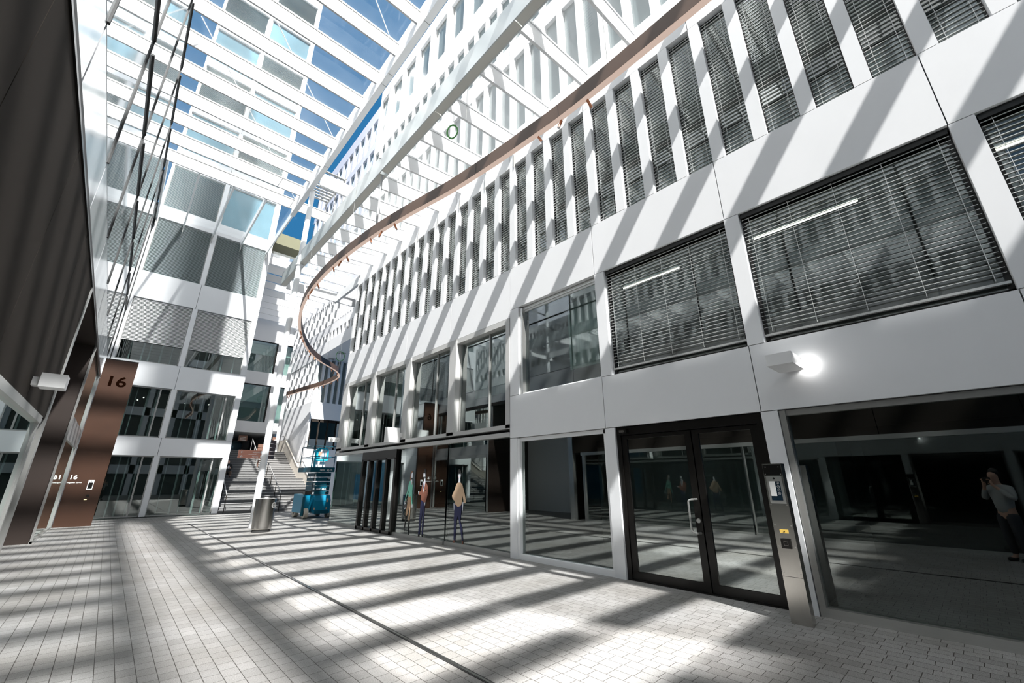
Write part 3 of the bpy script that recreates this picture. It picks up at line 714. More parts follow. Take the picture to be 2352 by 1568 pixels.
t = MB().tube((4.12, 10.2, 8.62), (4.12, 10.2, 10.34), .032, 12).build('hanging_pole', 'beam'); tag(t, 'thin white pole hanging from the gutter beam behind the ribbon lamp', 'pole')
# columns
c1 = empty('column', (4.04, 17.72, 0)); tag(c1, 'tall slender white round column behind the steel bin', 'column')
MB().lathe(0, 0, [(.11, 0), (.11, .3), (.112, 6), (.108, 14.1)], 28).build('shaft', 'white2', c1, True)
MB().lathe(0, 0, [(.15, 10.28), (.15, 10.33)], 24).build('collar', 'white2', c1)
tr = MB().tube((4.0, 10.2, 10.9), (4.08, 10.2, 14.15), .035, 12).build('strut', 'white2'); tag(tr, 'thin white strut between gutter beam and high roof edge', 'strut')
# low right roof
YR = [17.42 - 1.31 * k for k in range(0, 23)]
for i, y in enumerate(YR):
    r = empty('roof_beam', (4.25, y, 10.30)); tag(r, 'white beam of the low glass roof, %s from the far end' % ordn(i + 1), 'roof beam', 'beams of the low glass roof')
    MB().prism([(0, .08), (2.31, .30), (2.31, .78), (0, .56)], lambda u, v, w: (u, w - .03, v), .06).build('web', 'white2', r)
    MB().prism([(0, .56), (2.31, .78), (2.31, .83), (0, .61)], lambda u, v, w: (u, w - .05, v), .10).build('top_flange', 'white2', r)
r = empty('roof_beam', (4.25, 20.3, 10.2)); tag(r, 'outermost white beam closing the low roof past the column', 'roof beam', 'beams of the low glass roof')
MB().box(0, 5.0, -.05, .05, 0, .42).build('web', 'white2', r)
MB().box(2.3, 2.42, -2.8, -.05, 0, .42).build('return', 'white2', r)
o = MB().quad((4.27, -11.5, 10.94), (R, -11.5, 11.16), (R, 20.3, 11.16), (4.27, 20.3, 10.94)).build('ceiling_glass_low', 'g_roofR'); struct(o, 'low dusty glass roof along the right facade', 'glass roof')
for i in range(9):
    y = 17.42 - 1.31 * i
    t = MB().tube((R - .015, y, 10.0), (R - .015, y, 10.5), .012, 8).build('roof_bracket', 'beige'); tag(t, 'slim metal pin on the white fascia, %s from the far corner' % ordn(i + 1), 'bracket', 'pins fixing the low roof')

# ------------------------------------------------------------------ ribbon lamp
ctrl = [(4.42, -2.5), (4.39, -1), (4.38, .3), (4.40, 1.2), (4.42, 2.5), (4.41, 3.5), (4.35, 4.3), (4.27, 5.2), (4.12, 6.4), (3.92, 7.5), (3.70, 8.83), (3.57, 10.1), (3.51, 11.4), (3.51, 12.4), (3.60, 13.8), (3.82, 15.3), (4.16, 16.7), (4.58, 18.0), (5.24, 19.6), (6.02, 21.1), (6.91, 22.3), (7.75, 23.15), (8.35, 23.85), (8.80, 24.7), (9.02, 25.6), (9.06, 26.8), (9.02, 28.0), (8.85, 29.3), (8.6, 31.2), (8.35, 33.5), (8.1, 36)]
def catmull(c, m=6):
    out = []
    for i in range(1, len(c) - 2):
        p0, p1, p2, p3 = c[i - 1:i + 3]
        for k in range(m):
            t = k / m
            out.append(tuple(.5 * ((2 * p1[j]) + (-p0[j] + p2[j]) * t + (2 * p0[j] - 5 * p1[j] + 4 * p2[j] - p3[j]) * t * t + (-p0[j] + 3 * p1[j] - 3 * p2[j] + p3[j]) * t ** 3) for j in (0, 1)))
    out.append(c[-2]); return out
cur = catmull(ctrl)
ZR = 7.5
def sweep(prof, cl=False):
    m = MB(); n = len(prof)
    for i, p in enumerate(cur):
        a = Vector(cur[max(0, i - 1)]); c = Vector(cur[min(len(cur) - 1, i + 1)]); d = (c - a).normalized(); nrm = Vector((d.y, -d.x))
        for u, z in prof: m.v.append((p[0] + nrm.x * u, p[1] + nrm.y * u, ZR + z))
    for i in range(len(cur) - 1):
        for j in range(n):
            k = (j + 1) % n
            m.f.append((i * n + j, i * n + k, (i + 1) * n + k, (i + 1) * n + j))
    m.f.append(tuple(range(n))); m.f.append(tuple((len(cur) - 1) * n + j for j in reversed(range(n)))); return m
rb = empty('ribbon_lamp', (0, 0, 0)); tag(rb, 'long curving copper ribbon lamp hung through the court', 'pendant lamp')
sweep([(-.05, 0.01), (.055, 0.01), (.055, .29), (-.05, .29)]).build('body', 'copper', rb, True)
sweep([(-.046, 0.0), (.052, 0.0), (.052, .012), (-.046, .012)]).build('diffuser', 'glow', rb, True)
for i in range(18, len(cur) - 4, 22):
    p = cur[i]; MB().tube((p[0], p[1], ZR + .26), (p[0], p[1], 10.3 if p[1] < 20 else 12.0), .004, 5).build('hanging_wire', 'grey', rb)
for i in range(10, len(cur) - 2, 14):
    a = Vector(cur[i]); c = Vector(cur[i + 1]); d = (c - a).normalized(); nr = Vector((d.y, -d.x))
    MB().obox((a.x - nr.x * .051, a.y - nr.y * .051, ZR + .15), (d.x, d.y, 0), (nr.x, nr.y, 0), (0, 0, 1), .004, .002, .14).build('joint', 'dark', rb)
spots = [(4.44, 2.94), (4.44, 3.5), (4.41, 4.02), (3.78, 8.26), (3.70, 8.77), (3.64, 9.28), (3.55, 10.57), (3.53, 10.94), (3.51, 11.46), (3.55, 12.89), (3.56, 13.4), (3.62, 14.0),
         (4.57, 17.9), (4.8, 18.5), (5.01, 19.0), (5.75, 20.5), (5.99, 21.0), (6.32, 21.5), (7.8, 23.25), (8.13, 23.6), (8.43, 24.0), (9.0, 25.5), (9.06, 26.5), (9.03, 27.9), (8.95, 28.6), (8.88, 29.1), (8.42, 33.0), (8.4, 33.4)]
for i, (x, y) in enumerate(spots):
    dx, dy = ((.35, -.25), (-.3, .2), (.05, -.5))[i % 3]
    d = Vector((dx, dy, -1)).normalized(); p = Vector((x, y, ZR - .03))
    s = MB().tube(p, p + d * .17, .024, 12).tube(p + Vector((0, 0, .04)), p, .008, 6).build('spotlight', 'copspot', rb, True)
    MB().tube(p + d * .168, p + d * .175, .019, 12).build('lens', 'dwhite', s)

# ------------------------------------------------------------------ right wing beyond the corner
X2 = 9.25
b = MB().box(X2, X2 + .3, 17.75, 38, 10.08, 10.85).box(X2 + .02, X2 + .3, 17.75, 38, 11.47, 12.12).box(X2, X2 + .3, 17.75, 38, 14.0, 14.5)
b.box(X2 + .2, X2 + .3, 17.75, 38, 10.85, 14.0)
y = 17.8
while y < 37.8:
    b.box(X2, X2 + .2, y, y + .16, 12.12, 14.0); y += .42
y = 17.8
while y < 37.8:
    b.box(X2, X2 + .2, y, y + .22, 10.85, 11.47); y += .66
b.box(X2, 16, 17.75, 38, 10.0, 10.08)
wing = o = b.build('wall_right_wing', 'white'); struct(o, 'white upper wing with close vertical fins beyond the corner', 'wall')
b = MB().box(X2 + .185, X2 + .199, 17.8, 38, 12.12, 14).box(X2 + .185, X2 + .199, 17.8, 38, 10.85, 11.47); o = b.build('wall_wing_glass', 'room2'); struct(o, 'pale glazing between the fins of the upper wing', 'wall')
for i in range(7):
    for j in range(2):
        s = MB().box(9.9 + j * 1.5, 10.3 + j * 1.5, 22.4 + i * 1.9, 22.85 + i * 1.9, 9.985, 9.998).build('soffit_panel', 'grey', wing)
# tower above wing
b = MB(); zr = [(14.5, 16.2), (18.9, 19.9), (21.9, 22.7), (24.97, 25.7), (27.88, 30.3)]
zz = 14.5
TR = [(16.3, 18.9), (19.6, 22.0), (22.6, 24.97), (25.6, 27.88)]
for z0, z1 in TR:
    b.box(X2, X2 + .3, 23.5, 38, zz, z0); y = 23.5
    while y < 37.8: b.box(X2, X2 + .3, y, y + .3, z0, z1); y += 1.15
    zz = z1
b.box(X2, X2 + .3, 23.5, 38, zz, 29.0).box(X2 + .3, 16, 23.5, 23.7, 10.1, 29.0)
o = b.build('wall_tower', 'shellgrey'); struct(o, 'shaded tower facade rising above the far right corner', 'wall')
for ri, (z0, z1) in enumerate(TR):
    y = 23.8; k = 0
    while y < 37.6:
        k += 1
        w = MB().box(X2 + .15, X2 + .2, y, y + .85, z0, z1).build(wname(), 'towerglass' if (k + ri) % 3 else 'uglass'); struct(w, 'tower window in the %s row, %s from the near end' % (ordn(ri + 1), ordn(k)), 'window'); w['group'] = 'tower windows'
        y += 1.15
lv = empty('louvre_screen', (5.55, 22.3, 18.0)); tag(lv, 'slatted metal louvre screen seen through the roof gap', 'louvre screen')
for k in range(10): MB().box(-.55, .75, -1.4 + k * .3, -1.22 + k * .3, 0, .03).build('slat', 'louver', lv)
MB().box(.75, .82, -1.5, 1.7, -.05, .05).box(-.6, -.55, -1.5, 1.7, -.05, .05).box(.76, .81, -1.5, -1.44, -3.0, 0).box(.76, .81, 0, .06, -3, 0).box(.76, .81, 1.6, 1.66, -3, 0).build('frame', 'grey', lv)
MB().box(.76, 3.7, .0, .05, -3.0, -2.9).box(3.6, 3.7, -.1, .1, -3.05, -2.85).build('support', 'grey', lv)

# building 17 behind the stairs
b = MB().box(9.27, 11.4 + 2, 30.57, 30.8, 2.0, 3.6).box(9.27, 9.40, 30.57, 30.8, 3.6, 5.64).box(9.27, 13, 30.57, 30.8, 5.64, 6.82).box(9.27, 9.5, 30.8, 38, 0, 6.82).box(11.5, 13.5, 30.57, 30.8, 3.6, 5.64)
for k in range(10): b.box(9.27 + k * .42, 9.42 + k * .42, 30.57, 30.75, 6.82, 10.0)
for k in range(17): b.box(9.27, 9.45, 30.9 + k * .42, 31.05 + k * .42, 6.82, 10.0)
o = b.build('wall_entrance_block', 'white'); struct(o, 'white block with finned top beside the stairs', 'wall')
b = MB().box(9.4, 13.5, 30.9, 30.95, 6.82, 10).box(9.5, 9.6, 31, 38, 6.82, 10); o = b.build('wall_entrance_glass', 'blindback'); struct(o, 'greenish glazing behind the fins of the white block', 'wall')
b = MB().box(9.2, 13, 30.58, 30.9, 0, 2.0); o = b.build('wall_entrance_base', 'white'); struct(o, 'white base of the block beside the stairs', 'wall')
d3 = empty('door_3'); struct(d3, 'glass entrance of the white block above the blue lift', 'door')
b = MB()
for x in (9.40, 9.95, 10.55, 11.15, 11.42): b.box(x, x + .08, 30.60, 30.72, 3.6, 5.6)
b.box(9.4, 11.5, 30.6, 30.72, 5.45, 5.64); b.build('door_frame', 'dkclad', d3)
MB().quad((9.4, 30.66, 3.6), (11.5, 30.66, 3.6), (11.5, 30.66, 5.5), (9.4, 30.66, 5.5)).build('glass', 'g_far', d3)
o = MB().box(9.4, 13, 33, 33.1, 3.6, 6).build('wall_entrance_room', 'room2'); struct(o, 'dim lobby behind the block entrance', 'wall')

# building at the back (F2)
Y2 = 38.0; b = MB()
RX = [(4.28, 8.10), (8.45, 10.6), (10.9, 13.0)]
for z0, z1 in ((5.2, 6.0), (8.97, 10.0), (12.63, 14.6)): b.box(4.28, 16, Y2, Y2 + .3, z0, z1)
for z0, z1 in ((6.0, 8.97), (10.0, 12.63)):
    b.box(8.10 + .1, 8.45, Y2, Y2 + .3, z0, z1).box(10.6, 10.9, Y2, Y2 + .3, z0, z1)
b.box(4.28, 16, Y2, 46, 5.15, 5.2)
o = b.build('wall_back_right', 'white'); struct(o, 'white rear building bridging over the stairs', 'wall')
for ri, (z0, z1) in enumerate(((6.0, 8.97), (10.0, 12.63))):
    for ci, (x0, x1) in enumerate(RX):
        w = empty(wname()); struct(w, 'pale %s window of the rear bridge building, %s from the left' % (('lower', 'upper')[ri], ordn(ci + 1)), 'window')
        MB().quad((x0, Y2 + .1, z0), (x1, Y2 + .1, z0), (x1, Y2 + .1, z1), (x0, Y2 + .1, z1)).build('window_pane', 'g_far', w)
        MB().box(x1, x1 + .1, Y2 - .02, Y2 + .2, z0, z1).box(x0, x1, Y2 + .05, Y2 + .15, z1 - .08, z1).build('window_frame', 'black', w)
        MB().box(x0, x1, Y2 + .6, Y2 + .65, z0 + (.1 if ci else 1.6), z1).build('blind', 'blind', w)
        MB().box(x0 - .2, x1 + .28, Y2 + .8, Y2 + .85, z0 - .1, z1 + .1).build('room_wall', 'louver', w)
b = MB().box(4, 14, 46, 46.2, 3.5, 5.2).box(9.0, 9.2, 38.3, 46, 3.5, 5.2).box(4.1, 4.28, 38, 46, 3.5, 5.2)
o = b.build('wall_passage', 'louver'); struct(o, 'grey wall at the end of the passage', 'wall')
for x0, x1, lb in ((4.9, 5.9, 'left dark window at the end of the passage'), (6.6, 8.4, 'wide dark window at the end of the passage')):
    w = MB().box(x0, x1, 45.9, 45.98, 3.9, 5.0).build(wname(), 'towerglass'); struct(w, lb, 'window')
for x in (6.4,):
    s = MB().box(x, x + .2, 40, 40.2, 3.55, 5.15).build('square_post', 'grey'); tag(s, 'square grey post in the passage at the stair top', 'post')
# upper roof over the stairs
for i in range(9):
    y = 26.9 + 1.33 * i
    r = MB().box(4.28, X2, y - .045, y + .045, 14.35, 14.85).build('roof_beam', 'white2'); tag(r, 'white beam of the rear roof over the stairs, %s from the near end' % ordn(i + 1), 'roof beam', 'beams of the rear roof')
o = MB().quad((4.28, 26.2, 14.9), (X2, 26.2, 14.9), (X2, 38, 14.9), (4.28, 38, 14.9)).build('ceiling_glass_rear', 'g_roofR'); struct(o, 'rear glass roof over the stairs', 'glass roof')
MBo = MB().box(4.6, 6.1, 27.0, 28.5, 15.9, 16.7).build('wall_plant_room', 'olive'); struct(MBo, 'olive coloured box on the roof behind the far building', 'plant room')
MBo = MB().box(5.0, 6.15, 30.0, 31.0, 15.9, 17.4).build('wall_roof_box', 'white'); struct(MBo, 'white box on the rear roof below the olive box', 'roof box')

# ------------------------------------------------------------------ stairs
st = empty('staircase', (0, 0, 0)); tag(st, 'wide granite staircase climbing to the passage at the back', 'stairs')
b = MB(); n1 = 11; z = 0; y = 25.95
tb = MB()
for i in range(n1):
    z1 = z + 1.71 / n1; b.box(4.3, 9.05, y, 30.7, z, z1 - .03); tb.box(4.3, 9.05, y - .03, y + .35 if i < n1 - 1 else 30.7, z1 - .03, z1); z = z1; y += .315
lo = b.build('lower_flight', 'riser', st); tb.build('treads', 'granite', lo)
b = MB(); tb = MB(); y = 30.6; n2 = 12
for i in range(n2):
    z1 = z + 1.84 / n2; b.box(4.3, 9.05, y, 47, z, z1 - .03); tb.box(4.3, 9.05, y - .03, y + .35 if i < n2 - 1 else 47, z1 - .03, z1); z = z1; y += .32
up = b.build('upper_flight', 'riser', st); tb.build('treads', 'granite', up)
b = MB()
for (y0, z0), (y1, z1) in (((25.9, .55), (29.4, 2.4)), ((29.4, 2.4), (30.6, 2.4)), ((30.6, 2.4), (34.5, 4.45)), ((34.5, 4.45), (36, 4.45))):
    b.prism([(y0, 0), (y1, 0), (y1, z1), (y0, z0)], lambda u, v, w: (9.0 + w, u, v), .14)
bl = b.build('balustrade', 'beige', st)
b = MB().path([(8.95, 25.9, .85), (8.95, 29.4, 2.7), (8.95, 30.6, 2.7), (8.95, 34.5, 4.72), (8.95, 35.2, 4.72)], .025); b.build('side_rail', 'steel', st)
def handrail(label, x, y0, y1, z0, z1, h=.9, n=4, mat='dkclad'):
    r = empty('handrail', (x, y0, z0)); tag(r, label, 'handrail')
    MB().tube((0, 0, h), (0, y1 - y0, z1 - z0 + h), .022, 8).build('rail', 'steel' if mat == 'steel' else 'grey', r)
    for i in range(n):
        t = i / (n - 1); MB().tube((0, (y1 - y0) * t, (z1 - z0) * t), (0, (y1 - y0) * t, (z1 - z0) * t + h), .018, 6).build('post', mat, r)
    return r
handrail('dark metal handrail in the middle of the lower flight', 7.0, 25.85, 29.5, 0, 1.71)
handrail('metal handrail against the white pier left of the stairs', 4.50, 25.75, 29.5, 0, 1.71)
handrail('steel handrail at the top of the upper flight', 6.9, 31, 34.5, 1.75, 3.5, mat='grey')
o = MB().tube((8.62, 35, 3.55), (8.62, 35, 10.05), .12, 16).build('column', 'white2'); tag(o, 'white round column on the upper landing at the stair top', 'column')

# seated person and photographer
def skin_obj(name, pts, edges, mat, parent, sub=1):
    me = bpy.data.meshes.new(name); me.from_pydata([p[:3] for p in pts], edges, []); me.materials.append(M[mat])
    o = bpy.data.objects.new(name, me); COL.objects.link(o); o.parent = parent
    s = o.modifiers.new('skin', 'SKIN'); s.use_smooth_shade = True
    for i, p in enumerate(pts):
        r = p[3]; me.skin_vertices[0].data[i].radius = (r, r if len(p) < 5 else p[4])
    me.skin_vertices[0].data[0].use_root = True
    q = o.modifiers.new('sub', 'SUBSURF'); q.levels = sub; q.render_levels = sub
    return o
def hand(pts, edges, wrist, d, side, up):
    """palm and five unequal bent fingers appended to a skeleton; d = finger direction"""
    w = Vector(pts[wrist][:3]); d = Vector(d).normalized(); side = Vector(side).normalized(); up = Vector(up).normalized()
    pm = w + d * .055; pts.append((*pm, .028, .014)); pi = len(pts) - 1; edges.append((wrist, pi))
    for k, ln in enumerate((.055, .065, .07, .062)):
        base = pm + d * .03 + side * (.03 - .02 * k); mid = base + d * ln * .55 + up * .008; tip = mid + d * ln * .35 - up * .03
        for q, rr in ((base, .009), (mid, .008), (tip, .007)):
            pts.append((*q, rr))
        m = len(pts); edges += [(pi, m - 3), (m - 3, m - 2), (m - 2, m - 1)]
    base = w + d * .02 + side * .035; tip = base + d * .04 + side * .02 - up * .01
    pts.append((*base, .011)); pts.append((*tip, .008)); m = len(pts); edges += [(wrist, m - 2), (m - 2, m - 1)]

ps = empty('person', (4.98, 29.95, 1.95), 0); tag(ps, 'person in a black hooded coat sitting on the stairs looking at a phone', 'person')
pts = [(0, 0, .08, .13), (0, -.01, .30, .12), (0, -.03, .48, .13), (0, -.05, .58, .05), (0, -.08, .68, .075), (0, -.085, .76, .07)]
ed = [(0, 1), (1, 2), (2, 3), (3, 4), (4, 5)]
for sd in (-1, 1):
    n = len(pts); pts += [(sd * .17, -.03, .50, .055), (sd * .22, -.12, .28, .045), (sd * .08, -.30, .33, .032)]
    ed += [(2, n), (n, n + 1), (n + 1, n + 2)]; hand(pts, ed, n + 2, (-sd * .3, -1, .3), (0, 0, 1), (0, -1, 0))
    n = len(pts); pts += [(sd * .10, -.05, .06, .085), (sd * .13, -.42, .10, .065), (sd * .12, -.40, -.18, .05), (sd * .12, -.44, -.22 + .02, .04), (sd * .12, -.55, -.21, .035)]
    ed += [(0, n), (n, n + 1), (n + 1, n + 2), (n + 2, n + 3), (n + 3, n + 4)]
body = skin_obj('body', pts, ed, 'skin', ps, 1)
pts = [(0, .0, .05, .19, .17), (0, -.01, .30, .17, .15), (0, -.03, .48, .16, .13), (0, -.04, .58, .09)]
ed = [(0, 1), (1, 2), (2, 3)]
for sd in (-1, 1):
    n = len(pts); pts += [(sd * .17, -.03, .50, .08), (sd * .23, -.12, .28, .065), (sd * .10, -.28, .32, .05)]; ed += [(2, n), (n, n + 1), (n + 1, n + 2)]
    n = len(pts); pts += [(sd * .11, -.2, .05, .12), (sd * .14, -.30, -.02, .12)]; ed += [(0, n), (n, n + 1)]
skin_obj('coat', pts, ed, 'coat', ps)
pts = [(0, -.005, .59, .12), (0, .0, .70, .12), (0, -.02, .80, .105)]; skin_obj('hood', pts, [(0, 1), (1, 2)], 'coat', ps)
for sd in (-1, 1):
    skin_obj('trouser_leg', [(sd * .10, -.08, .05, .10), (sd * .13, -.43, .11, .085), (sd * .12, -.41, -.12, .065)], [(0, 1), (1, 2)], 'brownt', ps)
    skin_obj('shoe', [(sd * .12, -.41, -.17, .05), (sd * .12, -.56, -.195, .045)], [(0, 1)], 'rubber', ps)
MB().box(-.04, .04, -.37, -.36, .30, .44).build('phone', 'dwhite', ps)

# photographer (seen only as a reflection in the dark window)
FX, FY = .6805, .7327
ph = empty('photographer', (-.19, -.205, 0), -math.radians(42.9)); tag(ph, 'person in a grey jacket photographing, mirrored in the dark window at right', 'person')
# local +y is the viewing direction
pts = [(0, 0, .92, .13, .10), (0, 0, 1.12, .12, .09), (0, -.01, 1.33, .15, .10), (0, .0, 1.45, .05), (0, .03, 1.54, .07, .08), (0, .04, 1.64, .075, .085), (0, .03, 1.70, .06)]
ed = [(i, i + 1) for i in range(6)]
for sd in (-1, 1):
    n = len(pts); pts += [(sd * .19, -.01, 1.36, .05), (sd * .30, .05, 1.16, .042), (sd * .095, .17, 1.42, .028)]
    ed += [(2, n), (n, n + 1), (n + 1, n + 2)]; hand(pts, ed, n + 2, (-sd * .3, .25, 1), (-sd, 0, 0), (0, -1, 0))
    n = len(pts); pts += [(sd * .10, 0, .86, .09), (sd * .11, .02, .48, .062), (sd * .12, -.01, .09, .042), (sd * .13, .13, .035, .035)]
    ed += [(0, n), (n, n + 1), (n + 1, n + 2), (n + 2, n + 3)]
skin_obj('body', pts, ed, 'skin', ph)
pts = [(0, 0, .84, .17, .15), (0, 0, 1.12, .155, .12), (0, -.01, 1.34, .18, .12), (0, -.01, 1.45, .075)]; ed = [(0, 1), (1, 2), (2, 3)]
for sd in (-1, 1):
    n = len(pts); pts += [(sd * .20, -.01, 1.37, .075), (sd * .31, .05, 1.15, .062), (sd * .14, .14, 1.36, .045)]; ed += [(2, n), (n, n + 1), (n + 1, n + 2)]
skin_obj('jacket', pts, ed, 'jacket', ph)
for sd in (-1, 1):
    skin_obj('trouser_leg', [(sd * .09, 0, .92, .12), (sd * .11, .02, .48, .085), (sd * .12, -.01, .12, .065)], [(0, 1), (1, 2)], 'trouser', ph)
    skin_obj('shoe', [(sd * .12, -.03, .05, .045), (sd * .13, .16, .04, .042)], [(0, 1)], 'rubber', ph)
skin_obj('hair', [(0, -.01, 1.62, .085), (0, .0, 1.72, .085), (0, .05, 1.75, .06)], [(0, 1), (1, 2)], 'hair', ph)
MB().box(-.065, .065, .16, .20, 1.50, 1.59).tube((0, .20, 1.54), (0, .235, 1.54), .032, 16).build('camera_body', 'black', ph)

# ------------------------------------------------------------------ bin
bn = empty('litter_bin', (3.955, 16.15, 0)); tag(bn, 'round brushed steel litter bin on the paving at the white column', 'litter bin')
MB().lathe(0, 0, [(.27, .08), (.29, .10), (.30, .98)], 40).build('drum', 'steel', bn, True)
MB().lathe(0, 0, [(.26, 0), (.26, .08)], 32).build('plinth', 'rubber', bn, True)
MB().lathe(0, 0, [(.31, .98), (.31, 1.0), (.22, 1.02), (.20, .97)], 40).build('lid', 'steel', bn, True)
em = MB(); cx, cy = .22, -.24
ax = Vector((.75, .66, 0)).normalized(); nr = Vector((.66, -.75, 0)).normalized(); c0 = nr * .305 + Vector((0, 0, .80))
for k in range(24):
    a0, a1 = 2 * PI * k / 24, 2 * PI * (k + 1) / 24
    em.tube(tuple(c0 + ax * .075 * math.cos(a0) + Vector((0, 0, .085 * math.sin(a0)))), tuple(c0 + ax * .075 * math.cos(a1) + Vector((0, 0, .085 * math.sin(a1)))), .012, 6)
for a in (PI / 2, PI / 2 + 2.1, PI / 2 - 2.1): em.tube(tuple(c0), tuple(c0 + ax * .07 * math.cos(a) + Vector((0, 0, .08 * math.sin(a)))), .010, 6)
em.build('emblem', 'whitetxt', bn)

# ------------------------------------------------------------------ scissor lift
lf = empty('scissor_lift', (6.98, 20.05, 0)); tag(lf, 'teal scissor lift parked by the shopfront corner', 'scissor lift')
def LB(*a): return MB().box(*a)
ch = LB(-.16, .52, 0, .02, .2, .2)
hood = MB(); hood.prism([(0, .20), (0, .72), (.16, .93), (1.7, .93), (1.7, .20)], lambda u, v, w: (-.16 + w, u, v), .70)
hood.build('chassis', 'blue', lf)
LB(-.12, .48, -.03, .0, .18, .32).build('front_plate', 'bluedk', lf)
LB(.35, .42, -.006, 0, .66, .80).box(-.15, -.11, -.006, 0, .36, .44).box(.36, .41, -.006, 0, .36, .44).build('label_plates', 'dbeige', lf)
LB(-.56, -.28, .25, 1.6, .22, .98).build('side_pod', 'blue', lf)
LB(-.53, -.30, .22, .5, .98, 1.12).build('control_pod', 'black', lf)
LB(-.60, -.50, .20, .27, .12, .9).build('pod_edge', 'bluedk', lf)
for i in range(5):
    z0 = .95 + i * .19
    s = LB(-.14, .50, .25, 1.5, z0 + .012, z0 + .18).build('scissor_arm', 'bluedk', lf)
    MB().tube((-.17, .35, z0 + .1), (-.13, .35, z0 + .1), .03, 10).tube((.36, .24, z0 + .1), (.36, .20, z0 + .1), .028, 10).build('pivot', 'black', s)
    LB(-.20, -.15, .26, .3, z0 + .04, z0 + .12).build('bracket', 'whitetxt', s)
MB().tube((-.26, .3, .95), (-.20, .3, 1.95), .014, 6).build('cable', 'black', lf)
LB(-.50, .56, .05, 1.75, 1.93, 2.13).build('platform', 'bluedk', lf)
rl = MB(); pz = 3.05
for x in (-.46, .52):
    for y in (.09, 1.70): rl.tube((x, y, 2.13), (x, y, pz), .018, 8)
for z in (2.58, pz):
    for a, c in (((-.46, .09, z), (.52, .09, z)), ((-.46, 1.7, z), (.52, 1.7, z)), ((-.46, .09, z), (-.46, 1.7, z)), ((.52, .09, z), (.52, 1.7, z))): rl.tube(a, c, .018, 8)
rl.tube((.02, .09, 2.13), (.02, .09, pz), .016, 8); rl.build('guardrail', 'bluedk', lf)
cb = MB()
cb.path([(-.22, .5, 2.4), (-.22, .5, 2.85), (-.10, .5, 2.98), (.22, .5, 2.98), (.32, .5, 2.88), (.32, .5, 2.45), (-.22, .5, 2.45)], .035, 8); cb.box(-.20, -.02, .49, .52, 2.5, 2.95)
cb.path([(-.40, .3, 2.13), (-.40, .3, 2.8), (-.30, .3, 2.86), (-.28, .3, 2.13)], .03, 8); cb.build('gate_frame', 'bluelt', lf)
LB(-.25, -.05, .6, .62, 2.15, 2.5).box(.04, .28, .6, .62, 2.15, 2.48).box(.06, .26, .53, .55, 2.6, 2.9).build('panel_boards', 'dwhite', lf)
LB(-.12, .02, .44, .46, 2.66, 2.83).build('warning_label', 'salmon', lf)
text('lettering', 'rent  ag.ch', .13, (-.10, .045, 1.98), ROT_MY, 'whitetxt', lf, bold=.002)
text('lettering', 'rent  ag.ch', .11, (-.08, .245, 1.17), ROT_MY, 'whitetxt', lf, bold=.002)
text('model_number', '100', .10, (.34, .245, 1.62), ROT_MY, 'whitetxt', lf, bold=.002)
for x, y in ((-.42, .25), (.56, .25), (-.42, 1.55), (.56, 1.55)):
    wl = MB().tube((x - .07, y, .21), (x + .09, y, .21), .21, 24).build('wheel', 'tyre', lf, True)
    MB().tube((x - .075, y, .21), (x - .069, y, .21), .12, 20).tube((x + .089, y, .21), (x + .095, y, .21), .12, 20).build('hub', 'black', wl)

# ------------------------------------------------------------------ signpost
sp = empty('signpost', (5.42, 24.0, 0)); tag(sp, 'wayfinding signpost with salmon and brown arrow boards behind the column', 'signpost')
MB().tube((0, 0, 0), (0, 0, 3.75), .05, 12).build('post', 'white2', sp)
for i in range(2):
    z = 2.79 - .2 * i
    s = MB().box(-1.12, .0, -.10, -.06, z, z + .185).build('arrow_board', 'salmon', sp)
    text('lettering', '\u2190', .15, (-1.04, -.103, z + .04), ROT_MY, 'whitetxt', s, bold=.003)
    text('lettering', ('Besucher', 'Parking')[i], .09, (-.52, -.103, z + .06), ROT_MY, 'whitetxt', s)
    MB().box(-.17, -.05, -.105, -.1001, z + .03, z + .155).build('pictogram', 'whitetxt', s)
for i in range(5):
    z = 2.60 + .19 * i; a = math.radians(50)
    s = MB().obox((.30, .16, z + .085), (math.cos(a), math.sin(a), 0), (-math.sin(a), math.cos(a), 0), (0, 0, 1), .42, .02, .085).build('direction_board', 'brownsign', sp)
for i in range(3):
    z = 2.75 + .19 * i
    MB().box(-.30, -.05, .10, .14, z, z + .17).build('small_board', 'brownsign', sp)
MB().box(-.22, -.18, -.04, .0, 2.2, 2.5).box(-.22, 0, -.04, 0, 2.48, 2.52).build('clamp', 'brownsign', sp)
for x, lb in ((6.66, 'hanging brown direction sign in the left of the passage'), (9.0, 'hanging brown direction sign at the right of the passage')):
    s = empty('hanging_sign', (x, 37.8, 4.55)); tag(s, lb, 'sign'); MB().box(-.05, .55, 0, .06, -.1, .32).build('board', 'brownsign', s)
    for k in range(3): MB().box(.05, .45, -.01, -.001, -.03 + .1 * k, -.005 + .1 * k).build('text_line', 'whitetxt', s)

